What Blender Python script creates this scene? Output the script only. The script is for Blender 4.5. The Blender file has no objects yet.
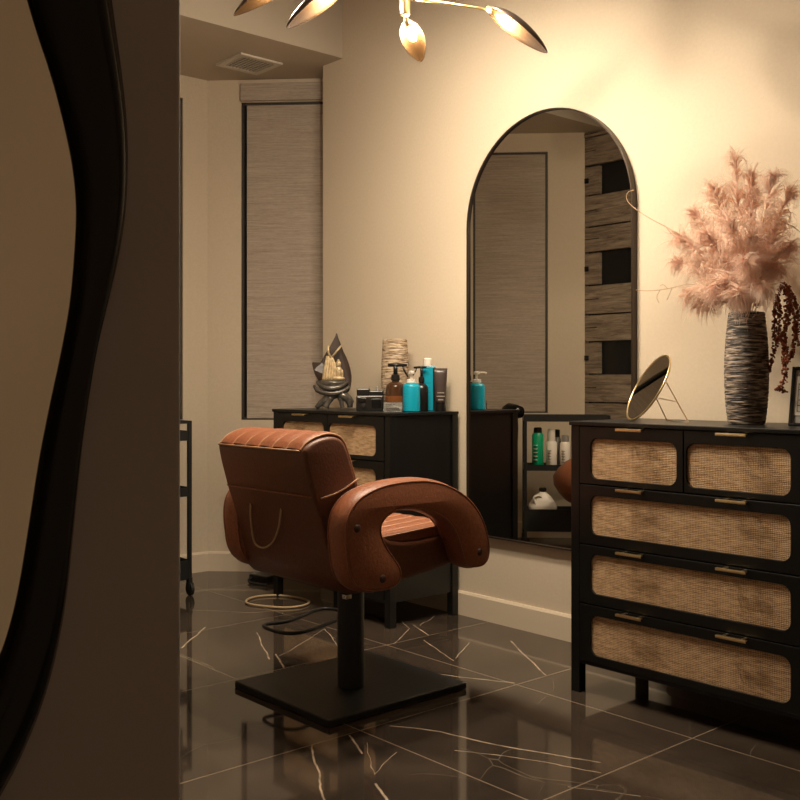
import bpy, bmesh, math, random
from mathutils import Vector, Matrix
random.seed(7)
PI = math.pi
SC = bpy.context.scene
COL = SC.collection

# ---------------------------------------------------------------- camera measurements
F, TH, HOR, D = 1006.1, .8518, 380.9, 3.04
S_, C_ = math.sin(TH), math.cos(TH)
CAM = Vector((0, -D, 1.0))
def ray(px, py):
    s = (px-400)/F; t = (HOR-py)/F
    return Vector((-S_+s*C_, C_+s*S_, t))
def onY(px, py, Y=0.): r = ray(px, py); return CAM+r*((Y+D)/r.y)
def onX(px, py, X): r = ray(px, py); return CAM+r*(X/r.x)
def onZ(px, py, Z=0.): r = ray(px, py); return CAM+r*((Z-1)/r.z)

# ---------------------------------------------------------------- materials
MATS = {}
def newmat(name):
    m = bpy.data.materials.new(name); m.use_nodes = True
    nt = m.node_tree; b = nt.nodes['Principled BSDF']; MATS[name] = m
    return m, nt, b
def N(nt, t, **k):
    n = nt.nodes.new(t)
    for a, v in k.items():
        if a in ('inp',):
            for i, x in v.items(): n.inputs[i].default_value = x
        else: setattr(n, a, v)
    return n
def L(nt, a, b): nt.links.new(a, b)
def ramp(nt, pts):
    r = nt.nodes.new('ShaderNodeValToRGB'); e = r.color_ramp.elements
    while len(e) < len(pts): e.new(.5)
    for i, (p, c) in enumerate(pts):
        e[i].position = p; e[i].color = (*c, 1) if len(c) == 3 else c
    return r
def coords(nt, scale=(1, 1, 1), rot=(0, 0, 0)):
    tc = N(nt, 'ShaderNodeTexCoord'); mp = N(nt, 'ShaderNodeMapping')
    mp.inputs['Scale'].default_value = scale; mp.inputs['Rotation'].default_value = rot
    L(nt, tc.outputs['Object'], mp.inputs['Vector']); return mp.outputs[0]
def simple(name, col, rough=.5, metal=0., bump=0., bscale=60, var=.0, coat=0., spec=None, trans=0., ior=None):
    m, nt, b = newmat(name)
    b.inputs['Base Color'].default_value = (*col, 1)
    b.inputs['Roughness'].default_value = rough; b.inputs['Metallic'].default_value = metal
    b.inputs['Coat Weight'].default_value = coat
    if spec is not None: b.inputs['Specular IOR Level'].default_value = spec
    if trans: b.inputs['Transmission Weight'].default_value = trans
    if ior: b.inputs['IOR'].default_value = ior
    if bump or var:
        no = N(nt, 'ShaderNodeTexNoise', inp={'Scale': bscale, 'Detail': 4.}); L(nt, coords(nt), no.inputs['Vector'])
        if bump:
            bp = N(nt, 'ShaderNodeBump', inp={'Strength': bump, 'Distance': .002}); L(nt, no.outputs['Fac'], bp.inputs['Height'])
            L(nt, bp.outputs[0], b.inputs['Normal'])
        if var:
            r = ramp(nt, [(.3, tuple(c*(1-var) for c in col)), (.7, tuple(min(1, c*(1+var)) for c in col))])
            L(nt, no.outputs['Fac'], r.inputs[0]); L(nt, r.outputs[0], b.inputs['Base Color'])
    return m
simple('plaster', (.62, .52, .395), .75, bump=.15, bscale=90, var=.03)
simple('plaster_gray', (.50, .47, .48), .8, bump=.15, bscale=90)
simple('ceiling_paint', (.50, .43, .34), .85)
simple('trim_paint', (.66, .55, .42), .5)
simple('vent_paint', (.62, .57, .49), .5)
simple('black_paint', (.0045, .0044, .0042), .36, bump=.1, bscale=40)
simple('black_gloss', (.006, .006, .006), .16, spec=.35, bump=.4, bscale=5)
simple('black_metal', (.012, .012, .012), .45, metal=.0)
simple('bronze_frame', (.05, .035, .026), .35, metal=.6)
simple('window_dark', (.006, .007, .009), .15)
simple('window_metal', (.035, .028, .022), .5)
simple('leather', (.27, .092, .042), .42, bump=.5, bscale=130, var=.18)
simple('leather_shaded', (.125, .042, .019), .45, bump=.5, bscale=130, var=.18)  # same leather with the shade on the chair's rear put into the colour
simple('button_shaded', (.05, .018, .008), .5)  # darkened leather: the shade of the tufting dimples is in the colour
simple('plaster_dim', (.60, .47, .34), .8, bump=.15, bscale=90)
simple('piping', (.50, .27, .15), .4)
simple('cord', (.46, .33, .19), .8)
simple('chrome', (.75, .75, .75), .18, metal=1.)
simple('brass', (.85, .66, .36), .28, metal=1.)
simple('brass_soft', (.72, .50, .21), .32, metal=1.)
simple('shade_inner', (.012, .0058, .0018), .7, spec=.03)
simple('shade_outer', (.22, .17, .14), .38, metal=.85)
simple('turquoise', (.0, .30, .43), .35)
simple('turq_label', (.0, .20, .32), .4)
simple('white_plastic', (.80, .74, .66), .4)
simple('amber_glass', (.05, .020, .008), .12, coat=.5)
simple('amber_liquid', (.15, .05, .014), .2)
simple('dark_plastic', (.010, .009, .008), .3)
simple('tube_plastic', (.055, .038, .034), .3)
simple('green_plastic', (.0, .32, .15), .35)
simple('gray_plastic', (.30, .29, .27), .4)
simple('label_text', (.10, .09, .08), .6)
simple('light_text', (.35, .32, .28), .6)
simple('card_paper', (.75, .72, .66), .7)
simple('statue_stone', (.13, .115, .10), .28, metal=.5, bump=.6, bscale=60, var=.4)
simple('statue_leaf', (.055, .036, .028), .42, var=.3, bscale=20)
simple('statue_gold', (.60, .46, .27), .4, metal=.3, var=.3)
simple('picture_paper', (.82, .77, .69), .6)
simple('amaranth', (.30, .085, .035), .8, var=.5, bscale=80)
simple('twig', (.45, .30, .17), .7)
simple('stem_green', (.25, .17, .09), .7)
simple('rubber', (.01, .01, .01), .6)
simple('acrylic', (.75, .75, .72), .05, trans=.9, ior=1.45)

# mirror glass
m, nt, b = newmat('mirror_glass')
b.inputs['Base Color'].default_value = (.60, .58, .54, 1); b.inputs['Metallic'].default_value = 1; b.inputs['Roughness'].default_value = .01
m, nt, b = newmat('mirror_glass_warm')
b.inputs['Base Color'].default_value = (.82, .78, .70, 1); b.inputs['Metallic'].default_value = 1; b.inputs['Roughness'].default_value = .015
# bulb
m, nt, b = newmat('bulb_glow')
b.inputs['Base Color'].default_value = (1, .9, .7, 1)
b.inputs['Emission Color'].default_value = (1, .845, .64, 1); b.inputs['Emission Strength'].default_value = 2350

# pampas
m, nt, b = newmat('pampas')
no = N(nt, 'ShaderNodeTexNoise', inp={'Scale': 14., 'Detail': 3.}); L(nt, coords(nt), no.inputs['Vector'])
r = ramp(nt, [(.3, (.80, .56, .45)), (.55, (.91, .73, .61)), (.75, (.96, .86, .76))]); L(nt, no.outputs['Fac'], r.inputs[0])
L(nt, r.outputs[0], b.inputs['Base Color']); b.inputs['Roughness'].default_value = .8
tr = N(nt, 'ShaderNodeBsdfTranslucent'); L(nt, r.outputs[0], tr.inputs['Color'])
mx = N(nt, 'ShaderNodeMixShader', inp={0: .5}); L(nt, b.outputs[0], mx.inputs[1]); L(nt, tr.outputs[0], mx.inputs[2])
L(nt, mx.outputs[0], nt.nodes['Material Output'].inputs[0])

# rattan cane webbing
m, nt, b = newmat('rattan')
co = coords(nt)
w1 = N(nt, 'ShaderNodeTexWave', bands_direction='X', inp={'Scale': 62., 'Distortion': 2.2, 'Detail': 2., 'Detail Scale': 1.5}); L(nt, co, w1.inputs['Vector'])
w2 = N(nt, 'ShaderNodeTexWave', bands_direction='Z', inp={'Scale': 62., 'Distortion': 2.2, 'Detail': 2., 'Detail Scale': 1.5}); L(nt, co, w2.inputs['Vector'])
mul = N(nt, 'ShaderNodeMath', operation='ADD'); L(nt, w1.outputs['Fac'], mul.inputs[0]); L(nt, w2.outputs['Fac'], mul.inputs[1])
nz = N(nt, 'ShaderNodeTexNoise', inp={'Scale': 30., 'Detail': 6.}); mp = N(nt, 'ShaderNodeMapping'); mp.inputs['Scale'].default_value = (1, 1, 5)
L(nt, co, mp.inputs[0]); L(nt, mp.outputs[0], nz.inputs['Vector'])
ad = N(nt, 'ShaderNodeMath', operation='MULTIPLY_ADD', inp={1: .35}); L(nt, mul.outputs[0], ad.inputs[0]); L(nt, nz.outputs['Fac'], ad.inputs[2])
r = ramp(nt, [(.42, (.16, .075, .03)), (.75, (.48, .28, .14)), (1., (.76, .53, .31))]); L(nt, ad.outputs[0], r.inputs[0])
L(nt, r.outputs[0], b.inputs['Base Color']); b.inputs['Roughness'].default_value = .6
bp = N(nt, 'ShaderNodeBump', inp={'Strength': .5, 'Distance': .002}); L(nt, mul.outputs[0], bp.inputs['Height']); L(nt, bp.outputs[0], b.inputs['Normal'])

# woven roller shade
m, nt, b = newmat('woven_shade')
nz = N(nt, 'ShaderNodeTexNoise', inp={'Scale': 6., 'Detail': 6., 'Roughness': .7}); L(nt, coords(nt, (.8, .8, 24)), nz.inputs['Vector'])
n2 = N(nt, 'ShaderNodeTexNoise', inp={'Scale': 40., 'Detail': 3.}); L(nt, coords(nt, (1, 1, 5)), n2.inputs['Vector'])
ad = N(nt, 'ShaderNodeMath', operation='MULTIPLY_ADD', inp={1: .35}); L(nt, n2.outputs['Fac'], ad.inputs[0]); L(nt, nz.outputs['Fac'], ad.inputs[2])
r = ramp(nt, [(.42, (.29, .23, .18)), (.66, (.41, .335, .27)), (.88, (.50, .42, .345))]); L(nt, ad.outputs[0], r.inputs[0])
L(nt, r.outputs[0], b.inputs['Base Color']); b.inputs['Roughness'].default_value = .85
bp = N(nt, 'ShaderNodeBump', inp={'Strength': .4, 'Distance': .002}); L(nt, ad.outputs[0], bp.inputs['Height']); L(nt, bp.outputs[0], b.inputs['Normal'])

# weathered planks
m, nt, b = newmat('weathered_wood')
nz = N(nt, 'ShaderNodeTexNoise', inp={'Scale': 5., 'Detail': 8., 'Roughness': .7, 'Distortion': .6}); L(nt, coords(nt, (1.2, 1, 12)), nz.inputs['Vector'])
r = ramp(nt, [(.32, (.09, .065, .045)), (.5, (.24, .185, .135)), (.7, (.40, .32, .24))]); L(nt, nz.outputs['Fac'], r.inputs[0])
L(nt, r.outputs[0], b.inputs['Base Color']); b.inputs['Roughness'].default_value = .85
bp = N(nt, 'ShaderNodeBump', inp={'Strength': .6, 'Distance': .004}); L(nt, nz.outputs['Fac'], bp.inputs['Height']); L(nt, bp.outputs[0], b.inputs['Normal'])

# striped ceramic
def stripes(name, pts, sc, dist, bump):
    m, nt, b = newmat(name)
    nz = N(nt, 'ShaderNodeTexNoise', inp={'Scale': sc, 'Detail': 4., 'Roughness': .6, 'Distortion': dist}); L(nt, coords(nt, (.12, .12, 1)), nz.inputs['Vector'])
    r = ramp(nt, pts); L(nt, nz.outputs['Fac'], r.inputs[0]); L(nt, r.outputs[0], b.inputs['Base Color'])
    b.inputs['Roughness'].default_value = .6
    bp = N(nt, 'ShaderNodeBump', inp={'Strength': bump, 'Distance': .004}); L(nt, nz.outputs['Fac'], bp.inputs['Height']); L(nt, bp.outputs[0], b.inputs['Normal'])
stripes('vase_stripes', [(.38, (.018, .015, .013)), (.47, (.07, .055, .047)), (.55, (.30, .235, .185)), (.68, (.50, .42, .33))], 190, .3, .9)
stripes('vase_tan', [(.38, (.12, .075, .045)), (.5, (.40, .29, .19)), (.6, (.60, .48, .34))], 170, .4, 1.)

# marble floor: grid joints, measured white veins, faint fine veins
m, nt, b = newmat('marble_floor')
tc = N(nt, 'ShaderNodeTexCoord'); P = tc.outputs['Object']
nz = N(nt, 'ShaderNodeTexNoise', inp={'Scale': 7., 'Detail': 5.}); L(nt, P, nz.inputs['Vector'])
sub = N(nt, 'ShaderNodeVectorMath', operation='SUBTRACT', inp={1: (.5, .5, .5)}); L(nt, nz.outputs['Color'], sub.inputs[0])
scl = N(nt, 'ShaderNodeVectorMath', operation='SCALE', inp={'Scale': .030}); L(nt, sub.outputs[0], scl.inputs[0])
wob = N(nt, 'ShaderNodeVectorMath', operation='ADD'); L(nt, P, wob.inputs[0]); L(nt, scl.outputs[0], wob.inputs[1])
flat = N(nt, 'ShaderNodeVectorMath', operation='MULTIPLY', inp={1: (1, 1, 0)}); L(nt, wob.outputs[0], flat.inputs[0])
VEINS = [([(390,726),(442,732),(482,742),(558,755.5),(600,762)], .0040), ([(456,750),(490,754),(547.5,762),(600,772)], .0024),
 ([(419,671.5),(469,678),(513,683)], .0040), ([(511,641),(526.5,656),(545,675)], .0042), ([(424,640),(453,660.5)], .0026),
 ([(469,642.6),(455.6,658)], .0024), ([(402.5,621),(410,628.5),(392.7,643.5)], .0024), ([(414.5,625),(428,635)], .0042),
 ([(434,616),(420.5,626)], .0022), ([(205,627.5),(181,647.5)], .0046), ([(256,632.5),(270,659)], .0034), ([(276,654),(284,667.5)], .0042),
 ([(325,629),(340,650)], .0024), ([(280,656),(325,629)], .0016), ([(305,665.5),(330,659.5)], .003), ([(312,745),(317,772),(326,799)], .0034),
 ([(348,735.5),(363,753.5)], .0034), ([(376.5,783.5),(387,800)], .0044), ([(366,743),(375,774.5),(396,752)], .0014), ([(191,610),(254,612.7),(300,609)], .0022),
 ([(181,654),(215,668)], .0014), ([(569,787),(640,796)], .0016)]
cur = None
for pts, w in VEINS:
    ws = [onZ(x, y, 0) for x, y in pts]
    for A, B in zip(ws, ws[1:]):
        ab = B-A; ab.z = 0; l2 = ab.dot(ab)
        pa = N(nt, 'ShaderNodeVectorMath', operation='SUBTRACT', inp={1: (A.x, A.y, 0)}); L(nt, flat.outputs[0], pa.inputs[0])
        dt = N(nt, 'ShaderNodeVectorMath', operation='DOT_PRODUCT', inp={1: tuple(ab/l2)}); L(nt, pa.outputs[0], dt.inputs[0])
        cl = N(nt, 'ShaderNodeClamp'); L(nt, dt.outputs['Value'], cl.inputs[0])
        sb = N(nt, 'ShaderNodeVectorMath', operation='SCALE'); sb.inputs[0].default_value = tuple(ab); L(nt, cl.outputs[0], sb.inputs['Scale'])
        ds = N(nt, 'ShaderNodeVectorMath', operation='DISTANCE'); L(nt, pa.outputs[0], ds.inputs[0]); L(nt, sb.outputs[0], ds.inputs[1])
        dv = N(nt, 'ShaderNodeMath', operation='DIVIDE', inp={1: w*.80}); L(nt, ds.outputs['Value'], dv.inputs[0])
        if cur is None: cur = dv.outputs[0]
        else:
            mn = N(nt, 'ShaderNodeMath', operation='MINIMUM'); L(nt, cur, mn.inputs[0]); L(nt, dv.outputs[0], mn.inputs[1]); cur = mn.outputs[0]
# modulate strength along the veins
n3 = N(nt, 'ShaderNodeTexNoise', inp={'Scale': 16., 'Detail': 3.}); L(nt, P, n3.inputs['Vector'])
vm = N(nt, 'ShaderNodeMapRange', inp={1: .45, 2: 1.25, 3: 1., 4: 0.}); L(nt, cur, vm.inputs[0])
vs = N(nt, 'ShaderNodeMapRange', inp={1: .35, 2: .6, 3: .35, 4: 1.}); L(nt, n3.outputs['Fac'], vs.inputs[0])
veinA = N(nt, 'ShaderNodeMath', operation='MULTIPLY'); L(nt, vm.outputs[0], veinA.inputs[0]); L(nt, vs.outputs[0], veinA.inputs[1])
# fine random veins
vo = N(nt, 'ShaderNodeTexVoronoi', feature='DISTANCE_TO_EDGE', inp={'Scale': 2.6}); 
nzb = N(nt, 'ShaderNodeTexNoise', inp={'Scale': 2.2, 'Detail': 1.5}); L(nt, P, nzb.inputs['Vector'])
subb = N(nt, 'ShaderNodeVectorMath', operation='SUBTRACT', inp={1: (.5, .5, .5)}); L(nt, nzb.outputs['Color'], subb.inputs[0])
s2 = N(nt, 'ShaderNodeVectorMath', operation='SCALE', inp={'Scale': .35}); L(nt, subb.outputs[0], s2.inputs[0])
w2 = N(nt, 'ShaderNodeVectorMath', operation='ADD'); L(nt, P, w2.inputs[0]); L(nt, s2.outputs[0], w2.inputs[1]); L(nt, w2.outputs[0], vo.inputs['Vector'])
fv = N(nt, 'ShaderNodeMapRange', inp={1: .0, 2: .006, 3: 1., 4: 0.}); L(nt, vo.outputs['Distance'], fv.inputs[0])
n4 = N(nt, 'ShaderNodeTexNoise', inp={'Scale': 2.2, 'Detail': 2.}); L(nt, P, n4.inputs['Vector'])
fm = N(nt, 'ShaderNodeMapRange', inp={1: .5, 2: .62, 3: 0., 4: .15}); L(nt, n4.outputs['Fac'], fm.inputs[0])
fvm = N(nt, 'ShaderNodeMath', operation='MULTIPLY'); L(nt, fv.outputs[0], fvm.inputs[0]); L(nt, fm.outputs[0], fvm.inputs[1])
vmax = N(nt, 'ShaderNodeMath', operation='MAXIMUM'); L(nt, veinA.outputs[0], vmax.inputs[0]); L(nt, fvm.outputs[0], vmax.inputs[1])
# joints every 0.66
sep = N(nt, 'ShaderNodeSeparateXYZ'); L(nt, P, sep.inputs[0])
js = []
for ax, off in ((0, 1.58), (1, .57)):
    a = N(nt, 'ShaderNodeMath', operation='ADD', inp={1: off+6.6+.33}); L(nt, sep.outputs[ax], a.inputs[0])
    md = N(nt, 'ShaderNodeMath', operation='MODULO', inp={1: .66}); L(nt, a.outputs[0], md.inputs[0])
    sb = N(nt, 'ShaderNodeMath', operation='SUBTRACT', inp={1: .33}); L(nt, md.outputs[0], sb.inputs[0])
    ab = N(nt, 'ShaderNodeMath', operation='ABSOLUTE'); L(nt, sb.outputs[0], ab.inputs[0]); js.append(ab.outputs[0])
jm = N(nt, 'ShaderNodeMath', operation='MINIMUM'); L(nt, js[0], jm.inputs[0]); L(nt, js[1], jm.inputs[1])
jj = N(nt, 'ShaderNodeMapRange', inp={1: .0010, 2: .0028, 3: .42, 4: 0.}); L(nt, jm.outputs[0], jj.inputs[0])
allm = N(nt, 'ShaderNodeMath', operation='MAXIMUM'); L(nt, vmax.outputs[0], allm.inputs[0]); L(nt, jj.outputs[0], allm.inputs[1])
n5 = N(nt, 'ShaderNodeTexNoise', inp={'Scale': 2.6, 'Detail': 7., 'Roughness': .62, 'Distortion': .8}); L(nt, P, n5.inputs['Vector'])
rb = ramp(nt, [(.35, (.034, .025, .019)), (.7, (.078, .057, .042))]); L(nt, n5.outputs['Fac'], rb.inputs[0])
mixc = N(nt, 'ShaderNodeMix', data_type='RGBA'); L(nt, allm.outputs[0], mixc.inputs[0]); L(nt, rb.outputs[0], mixc.inputs[6]); mixc.inputs[7].default_value = (.60, .47, .34, 1)
L(nt, mixc.outputs[2], b.inputs['Base Color']); b.inputs['Roughness'].default_value = .055; b.inputs['Specular IOR Level'].default_value = .62

# ---------------------------------------------------------------- mesh helpers
def obj(name, bm, mat, parent=None, smooth=False, loc=None, bevel=0., seg=2, kind=None, recalc=True):
    if recalc: bmesh.ops.recalc_face_normals(bm, faces=bm.faces)
    me = bpy.data.meshes.new(name); bm.to_mesh(me); bm.free()
    mats = mat if isinstance(mat, (list, tuple)) else [mat]
    for q in mats: me.materials.append(MATS[q])
    if smooth:
        for p in me.polygons: p.use_smooth = True
    o = bpy.data.objects.new(name, me); COL.objects.link(o)
    if parent is not None: o.parent = parent
    if loc is not None: o.location = loc
    if bevel:
        md = o.modifiers.new('Bevel', 'BEVEL'); md.width = bevel; md.segments = seg; md.limit_method = 'ANGLE'; md.angle_limit = .6
        md.harden_normals = False
    if kind: o['kind'] = kind
    return o
def thing(name, label, cat, loc=(0, 0, 0), rz=0., group=None):
    o = bpy.data.objects.new(name, None); COL.objects.link(o); o.location = loc; o.rotation_euler = (0, 0, rz)
    o.empty_display_size = .05
    return tag(o, label, cat, group)
def tag(o, label, cat, group=None):
    o['label'] = label; o['category'] = cat
    if group: o['group'] = group
    return o
def box(bm, x0, y0, z0, x1, y1, z1, M=None, mi=0):
    vs = [bm.verts.new((x, y, z)) for z in (z0, z1) for y in (y0, y1) for x in (x0, x1)]
    if M: 
        for v in vs: v.co = M @ v.co
    fs = []
    for f in ((0, 1, 3, 2), (4, 6, 7, 5), (0, 4, 5, 1), (2, 3, 7, 6), (0, 2, 6, 4), (1, 5, 7, 3)):
        q = bm.faces.new([vs[i] for i in f]); q.material_index = mi; fs.append(q)
    return fs
def B(): return bmesh.new()
def lathe(bm, prof, n=28, c=(0, 0), cap=True, wob=None):
    rings = []
    for r, z in prof:
        ring = []
        for i in range(n):
            a = 2*PI*i/n; rr = r*(1+(wob(a, z) if wob else 0))
            ring.append(bm.verts.new((c[0]+rr*math.cos(a), c[1]+rr*math.sin(a), z)))
        rings.append(ring)
    for A, Bq in zip(rings, rings[1:]):
        for i in range(n):
            j = (i+1) % n; bm.faces.new((A[i], A[j], Bq[j], Bq[i]))
    if cap:
        bm.faces.new(rings[0][::-1]); bm.faces.new(rings[-1])
def tube(bm, pts, r, n=8, closed=False, cap=True):
    pts = [Vector(p) for p in pts]; m = len(pts); rings = []
    rs = r if isinstance(r, (list, tuple)) else [r]*m
    up = None
    for i, p in enumerate(pts):
        if closed: t = (pts[(i+1) % m]-pts[i-1])
        else: t = pts[min(i+1, m-1)]-pts[max(i-1, 0)]
        t.normalize()
        if up is None: up = Vector((0, 0, 1)) if abs(t.z) < .9 else Vector((1, 0, 0))
        u = (up-t*up.dot(t)).normalized(); w = t.cross(u); up = u
        rings.append([bm.verts.new(p+(u*math.cos(2*PI*k/n)+w*math.sin(2*PI*k/n))*rs[i]) for k in range(n)])
    pr_ = list(zip(rings, rings[1:]))+([(rings[-1], rings[0])] if closed else [])
    for A, Bq in pr_:
        for k in range(n):
            j = (k+1) % n; bm.faces.new((A[k], A[j], Bq[j], Bq[k]))
    if cap and not closed: bm.faces.new(rings[0][::-1]); bm.faces.new(rings[-1])
def smooth_pts(pts, it=2, closed=False):
    pts = [Vector(p) for p in pts]
    for _ in range(it):
        out = []; n = len(pts)
        rng = range(n) if closed else range(n-1)
        if not closed: out.append(pts[0])
        for i in rng:
            a, b2 = pts[i], pts[(i+1) % n]; out += [a*.75+b2*.25, a*.25+b2*.75]
        if not closed: out.append(pts[-1])
        pts = out
    return pts
def offset(loop, d):
    # loop: list of 2D (Vector 2) closed, returns inset by d (positive = inward for CCW)
    n = len(loop); area = sum(loop[i].x*loop[(i+1) % n].y-loop[(i+1) % n].x*loop[i].y for i in range(n)); sg = 1 if area > 0 else -1
    out = []
    for i in range(n):
        t = (loop[(i+1) % n]-loop[i-1]).normalized(); nn = Vector((-t.y, t.x))*sg
        out.append(loop[i]+nn*d)
    return out
from mathutils.geometry import tessellate_polygon
def cap_ring(bm, ring, pts2):
    for tri in tessellate_polygon([[Vector((p.x, p.y, 0)) for p in pts2]]):
        try: bm.faces.new([ring[i] for i in tri])
        except ValueError: pass
def loft_slab(bm, loop, levels, f3):
    """levels: list of (w, inset); f3(p2, w) -> 3D"""
    rings = []
    for w, d in levels:
        rings.append([bm.verts.new(f3(p, w)) for p in offset(loop, d)])
    n = len(loop)
    for A, Bq in zip(rings, rings[1:]):
        for i in range(n):
            j = (i+1) % n; bm.faces.new((A[i], A[j], Bq[j], Bq[i]))
    cap_ring(bm, rings[0], offset(loop, levels[0][1])); cap_ring(bm, rings[-1], offset(loop, levels[-1][1]))
def rrect(x0, z0, x1, z1, r, n=6):
    pts = []
    for cx, cz, a0 in ((x1-r, z1-r, 0), (x0+r, z1-r, PI/2), (x0+r, z0+r, PI), (x1-r, z0+r, 1.5*PI)):
        for k in range(n+1):
            a = a0+PI/2*k/n; pts.append((cx+r*math.cos(a), cz+r*math.sin(a)))
    return pts
def struct(name, bm, mat, **k): return obj(name, bm, mat, kind='structure', **k)

# ---------------------------------------------------------------- the room
ZS, ZC = 2.583, 2.98
bm = B(); box(bm, -4.9, -4.7, -.05, 1.6, .6, 0); struct('floor', bm, 'marble_floor')
bm = B(); box(bm, -3.90, -4.7, ZC, 1.6, .12, ZC+.05); struct('ceiling', bm, 'ceiling_paint')
bm = B(); box(bm, -4.9, -4.7, ZS, -3.90, .6, ZC+.05); struct('ceiling_soffit', bm, 'ceiling_paint')
bm = B(); box(bm, -4.061, 0, 0, 1.6, .12, ZC); box(bm, -3.86, .12, 0, -3.76, .6, ZC); struct('wall_back', bm, 'plaster')
bm = B(); box(bm, 1.5, -4.7, 0, 1.6, 0, ZC); struct('wall_right', bm, 'plaster_dim')
bm = B(); box(bm, -4.9, -4.7, 0, 1.5, -4.6, ZC); struct('wall_front', bm, 'plaster_dim')
WX = -4.66
bm = B(); box(bm, WX-.1, -1.50, 0, WX, -.31, .80); box(bm, WX-.1, -1.50, 2.465, WX, -.31, ZS)
box(bm, WX-.1, -.454, .80, WX, -.31, 2.465); box(bm, WX-.1, -1.50, .80, WX, -.966, 2.465)
struct('wall_left', bm, 'plaster')
bm = B(); box(bm, WX-.1, -4.6, 0, WX, -2.25, ZC); struct('wall_left_rear', bm, 'plaster_dim')

# angled bay walls: local x runs along the wall, local y into the wall (away from the room)
def bay_wall(n, M, length, s0, s1, rev):
    """wall from local x 0..length, opening s0..s1"""
    z0, z1 = .795, 2.465
    bm = B(); box(bm, 0, 0, 0, s0, .1, ZS, M)
    box(bm, s0, 0, 0, min(s1, length), .1, z0, M); box(bm, s0, 0, z1, min(s1, length), .1, ZS, M)
    if s1 < length: box(bm, s1, 0, 0, length, .1, ZS, M)
    return bm
def window(n, M, s0, s1, gap0, gap1, lab, z0=.795, z1=2.465, frame=True):
    w = thing('window_%d' % n, lab, 'window'); w['kind'] = 'structure'
    del w['category']; del w['label']
    bm = B(); box(bm, s0-.01, .06, z0-.01, s1+.01, .07, z1+.01, M); obj('window_pane', bm, 'window_dark', w)
    bm = B(); t = .014
    for a in ((s0, .012, z0, s0+t, .06, z1), (s1-t, .012, z0, s1, .06, z1), (s0, .012, z0, s1, .06, z0+t), (s0, .012, z1-t, s1, .06, z1)): box(bm, *a, M)
    obj('window_frame', bm, 'window_metal', w)
    return w
def shade(M, s0, s1, lab, z0=.803, z1=2.462, vz=None, vs=None):
    sh = thing('roller_shade', lab, 'window shade')
    bm = B(); box(bm, s0, .014, z0+.03, s1, .018, z1, M); obj('shade_fabric', bm, 'woven_shade', sh)
    bm = B(); box(bm, s0, .010, z0, s1, .022, z0+.03, M); obj('hem_bar', bm, 'woven_shade', sh, bevel=.003)
    if vz: bm = B(); box(bm, vs[0], -.022, vz[0], vs[1], -.001, vz[1], M); obj('valance', bm, 'woven_shade', sh, bevel=.002)
    return sh
r2 = math.sqrt(.5)
# wall 1: starts at (-4.66,-.31) runs (+,+) ; into the wall = (-,+)
M1 = Matrix(((r2, -r2, 0, WX), (r2, r2, 0, -.31), (0, 0, 1, 0), (0, 0, 0, 1)))
sL = (-4.533-WX)/r2
struct('wall_bay_far', bay_wall(1, M1, 1.12, sL, 1.07, False), 'plaster')
window(1, M1, sL, 1.07, 0, 0, '')
shade(M1, sL+.028, 1.055, 'tall woven taupe roller shade in the left corner window beside the back wall', vz=(2.468, 2.56), vs=(sL, 1.07))
# wall 2: starts at (-4.66,-1.11) runs (+,-); into wall = (-,-)
M2 = Matrix(((r2, -r2, 0, WX), (-r2, -r2, 0, -1.50), (0, 0, 1, 0), (0, 0, 0, 1)))
a2 = (-4.552-WX)/r2; b2_ = (-4.215-WX)/r2
struct('wall_bay_near', bay_wall(2, M2, (-4.05-WX)/r2, a2, b2_, False), 'plaster')
window(2, M2, a2, b2_, 0, 0, '')
shade(M2, a2+.014, b2_-.016, 'woven taupe roller shade seen in the arched mirror, next to the plank wall')
# window 3 in the left wall
M3 = Matrix(((0, -1, 0, WX), (1, 0, 0, -.966), (0, 0, 1, 0), (0, 0, 0, 1)))
window(3, M3, 0, .512, 0, 0, '')
shade(M3, .03, .49, 'woven taupe roller shade on the left wall, half hidden behind the partition')

# baseboards
def baseboard(name, M, l0, l1):
    bm = B()
    sec = [(0, 0), (-.014, 0), (-.014, .092), (-.008, .102), (0, .102)]
    A = [bm.verts.new(M @ Vector((l0, y, z))) for y, z in sec]; Bq = [bm.verts.new(M @ Vector((l1, y, z))) for y, z in sec]
    for i in range(5): bm.faces.new((A[i], A[(i+1) % 5], Bq[(i+1) % 5], Bq[i]))
    bm.faces.new(A); bm.faces.new(Bq); struct(name, bm, 'trim_paint')
baseboard('baseboard_back', Matrix.Identity(4), -4.061, 1.5)
baseboard('baseboard_bay_far', M1, 0, .86)
baseboard('baseboard_left', Matrix(((0, -1, 0, WX), (1, 0, 0, -1.50), (0, 0, 1, 0), (0, 0, 0, 1))), 0, 1.19)
baseboard('baseboard_bay_near', M2, 0, .84)

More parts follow.
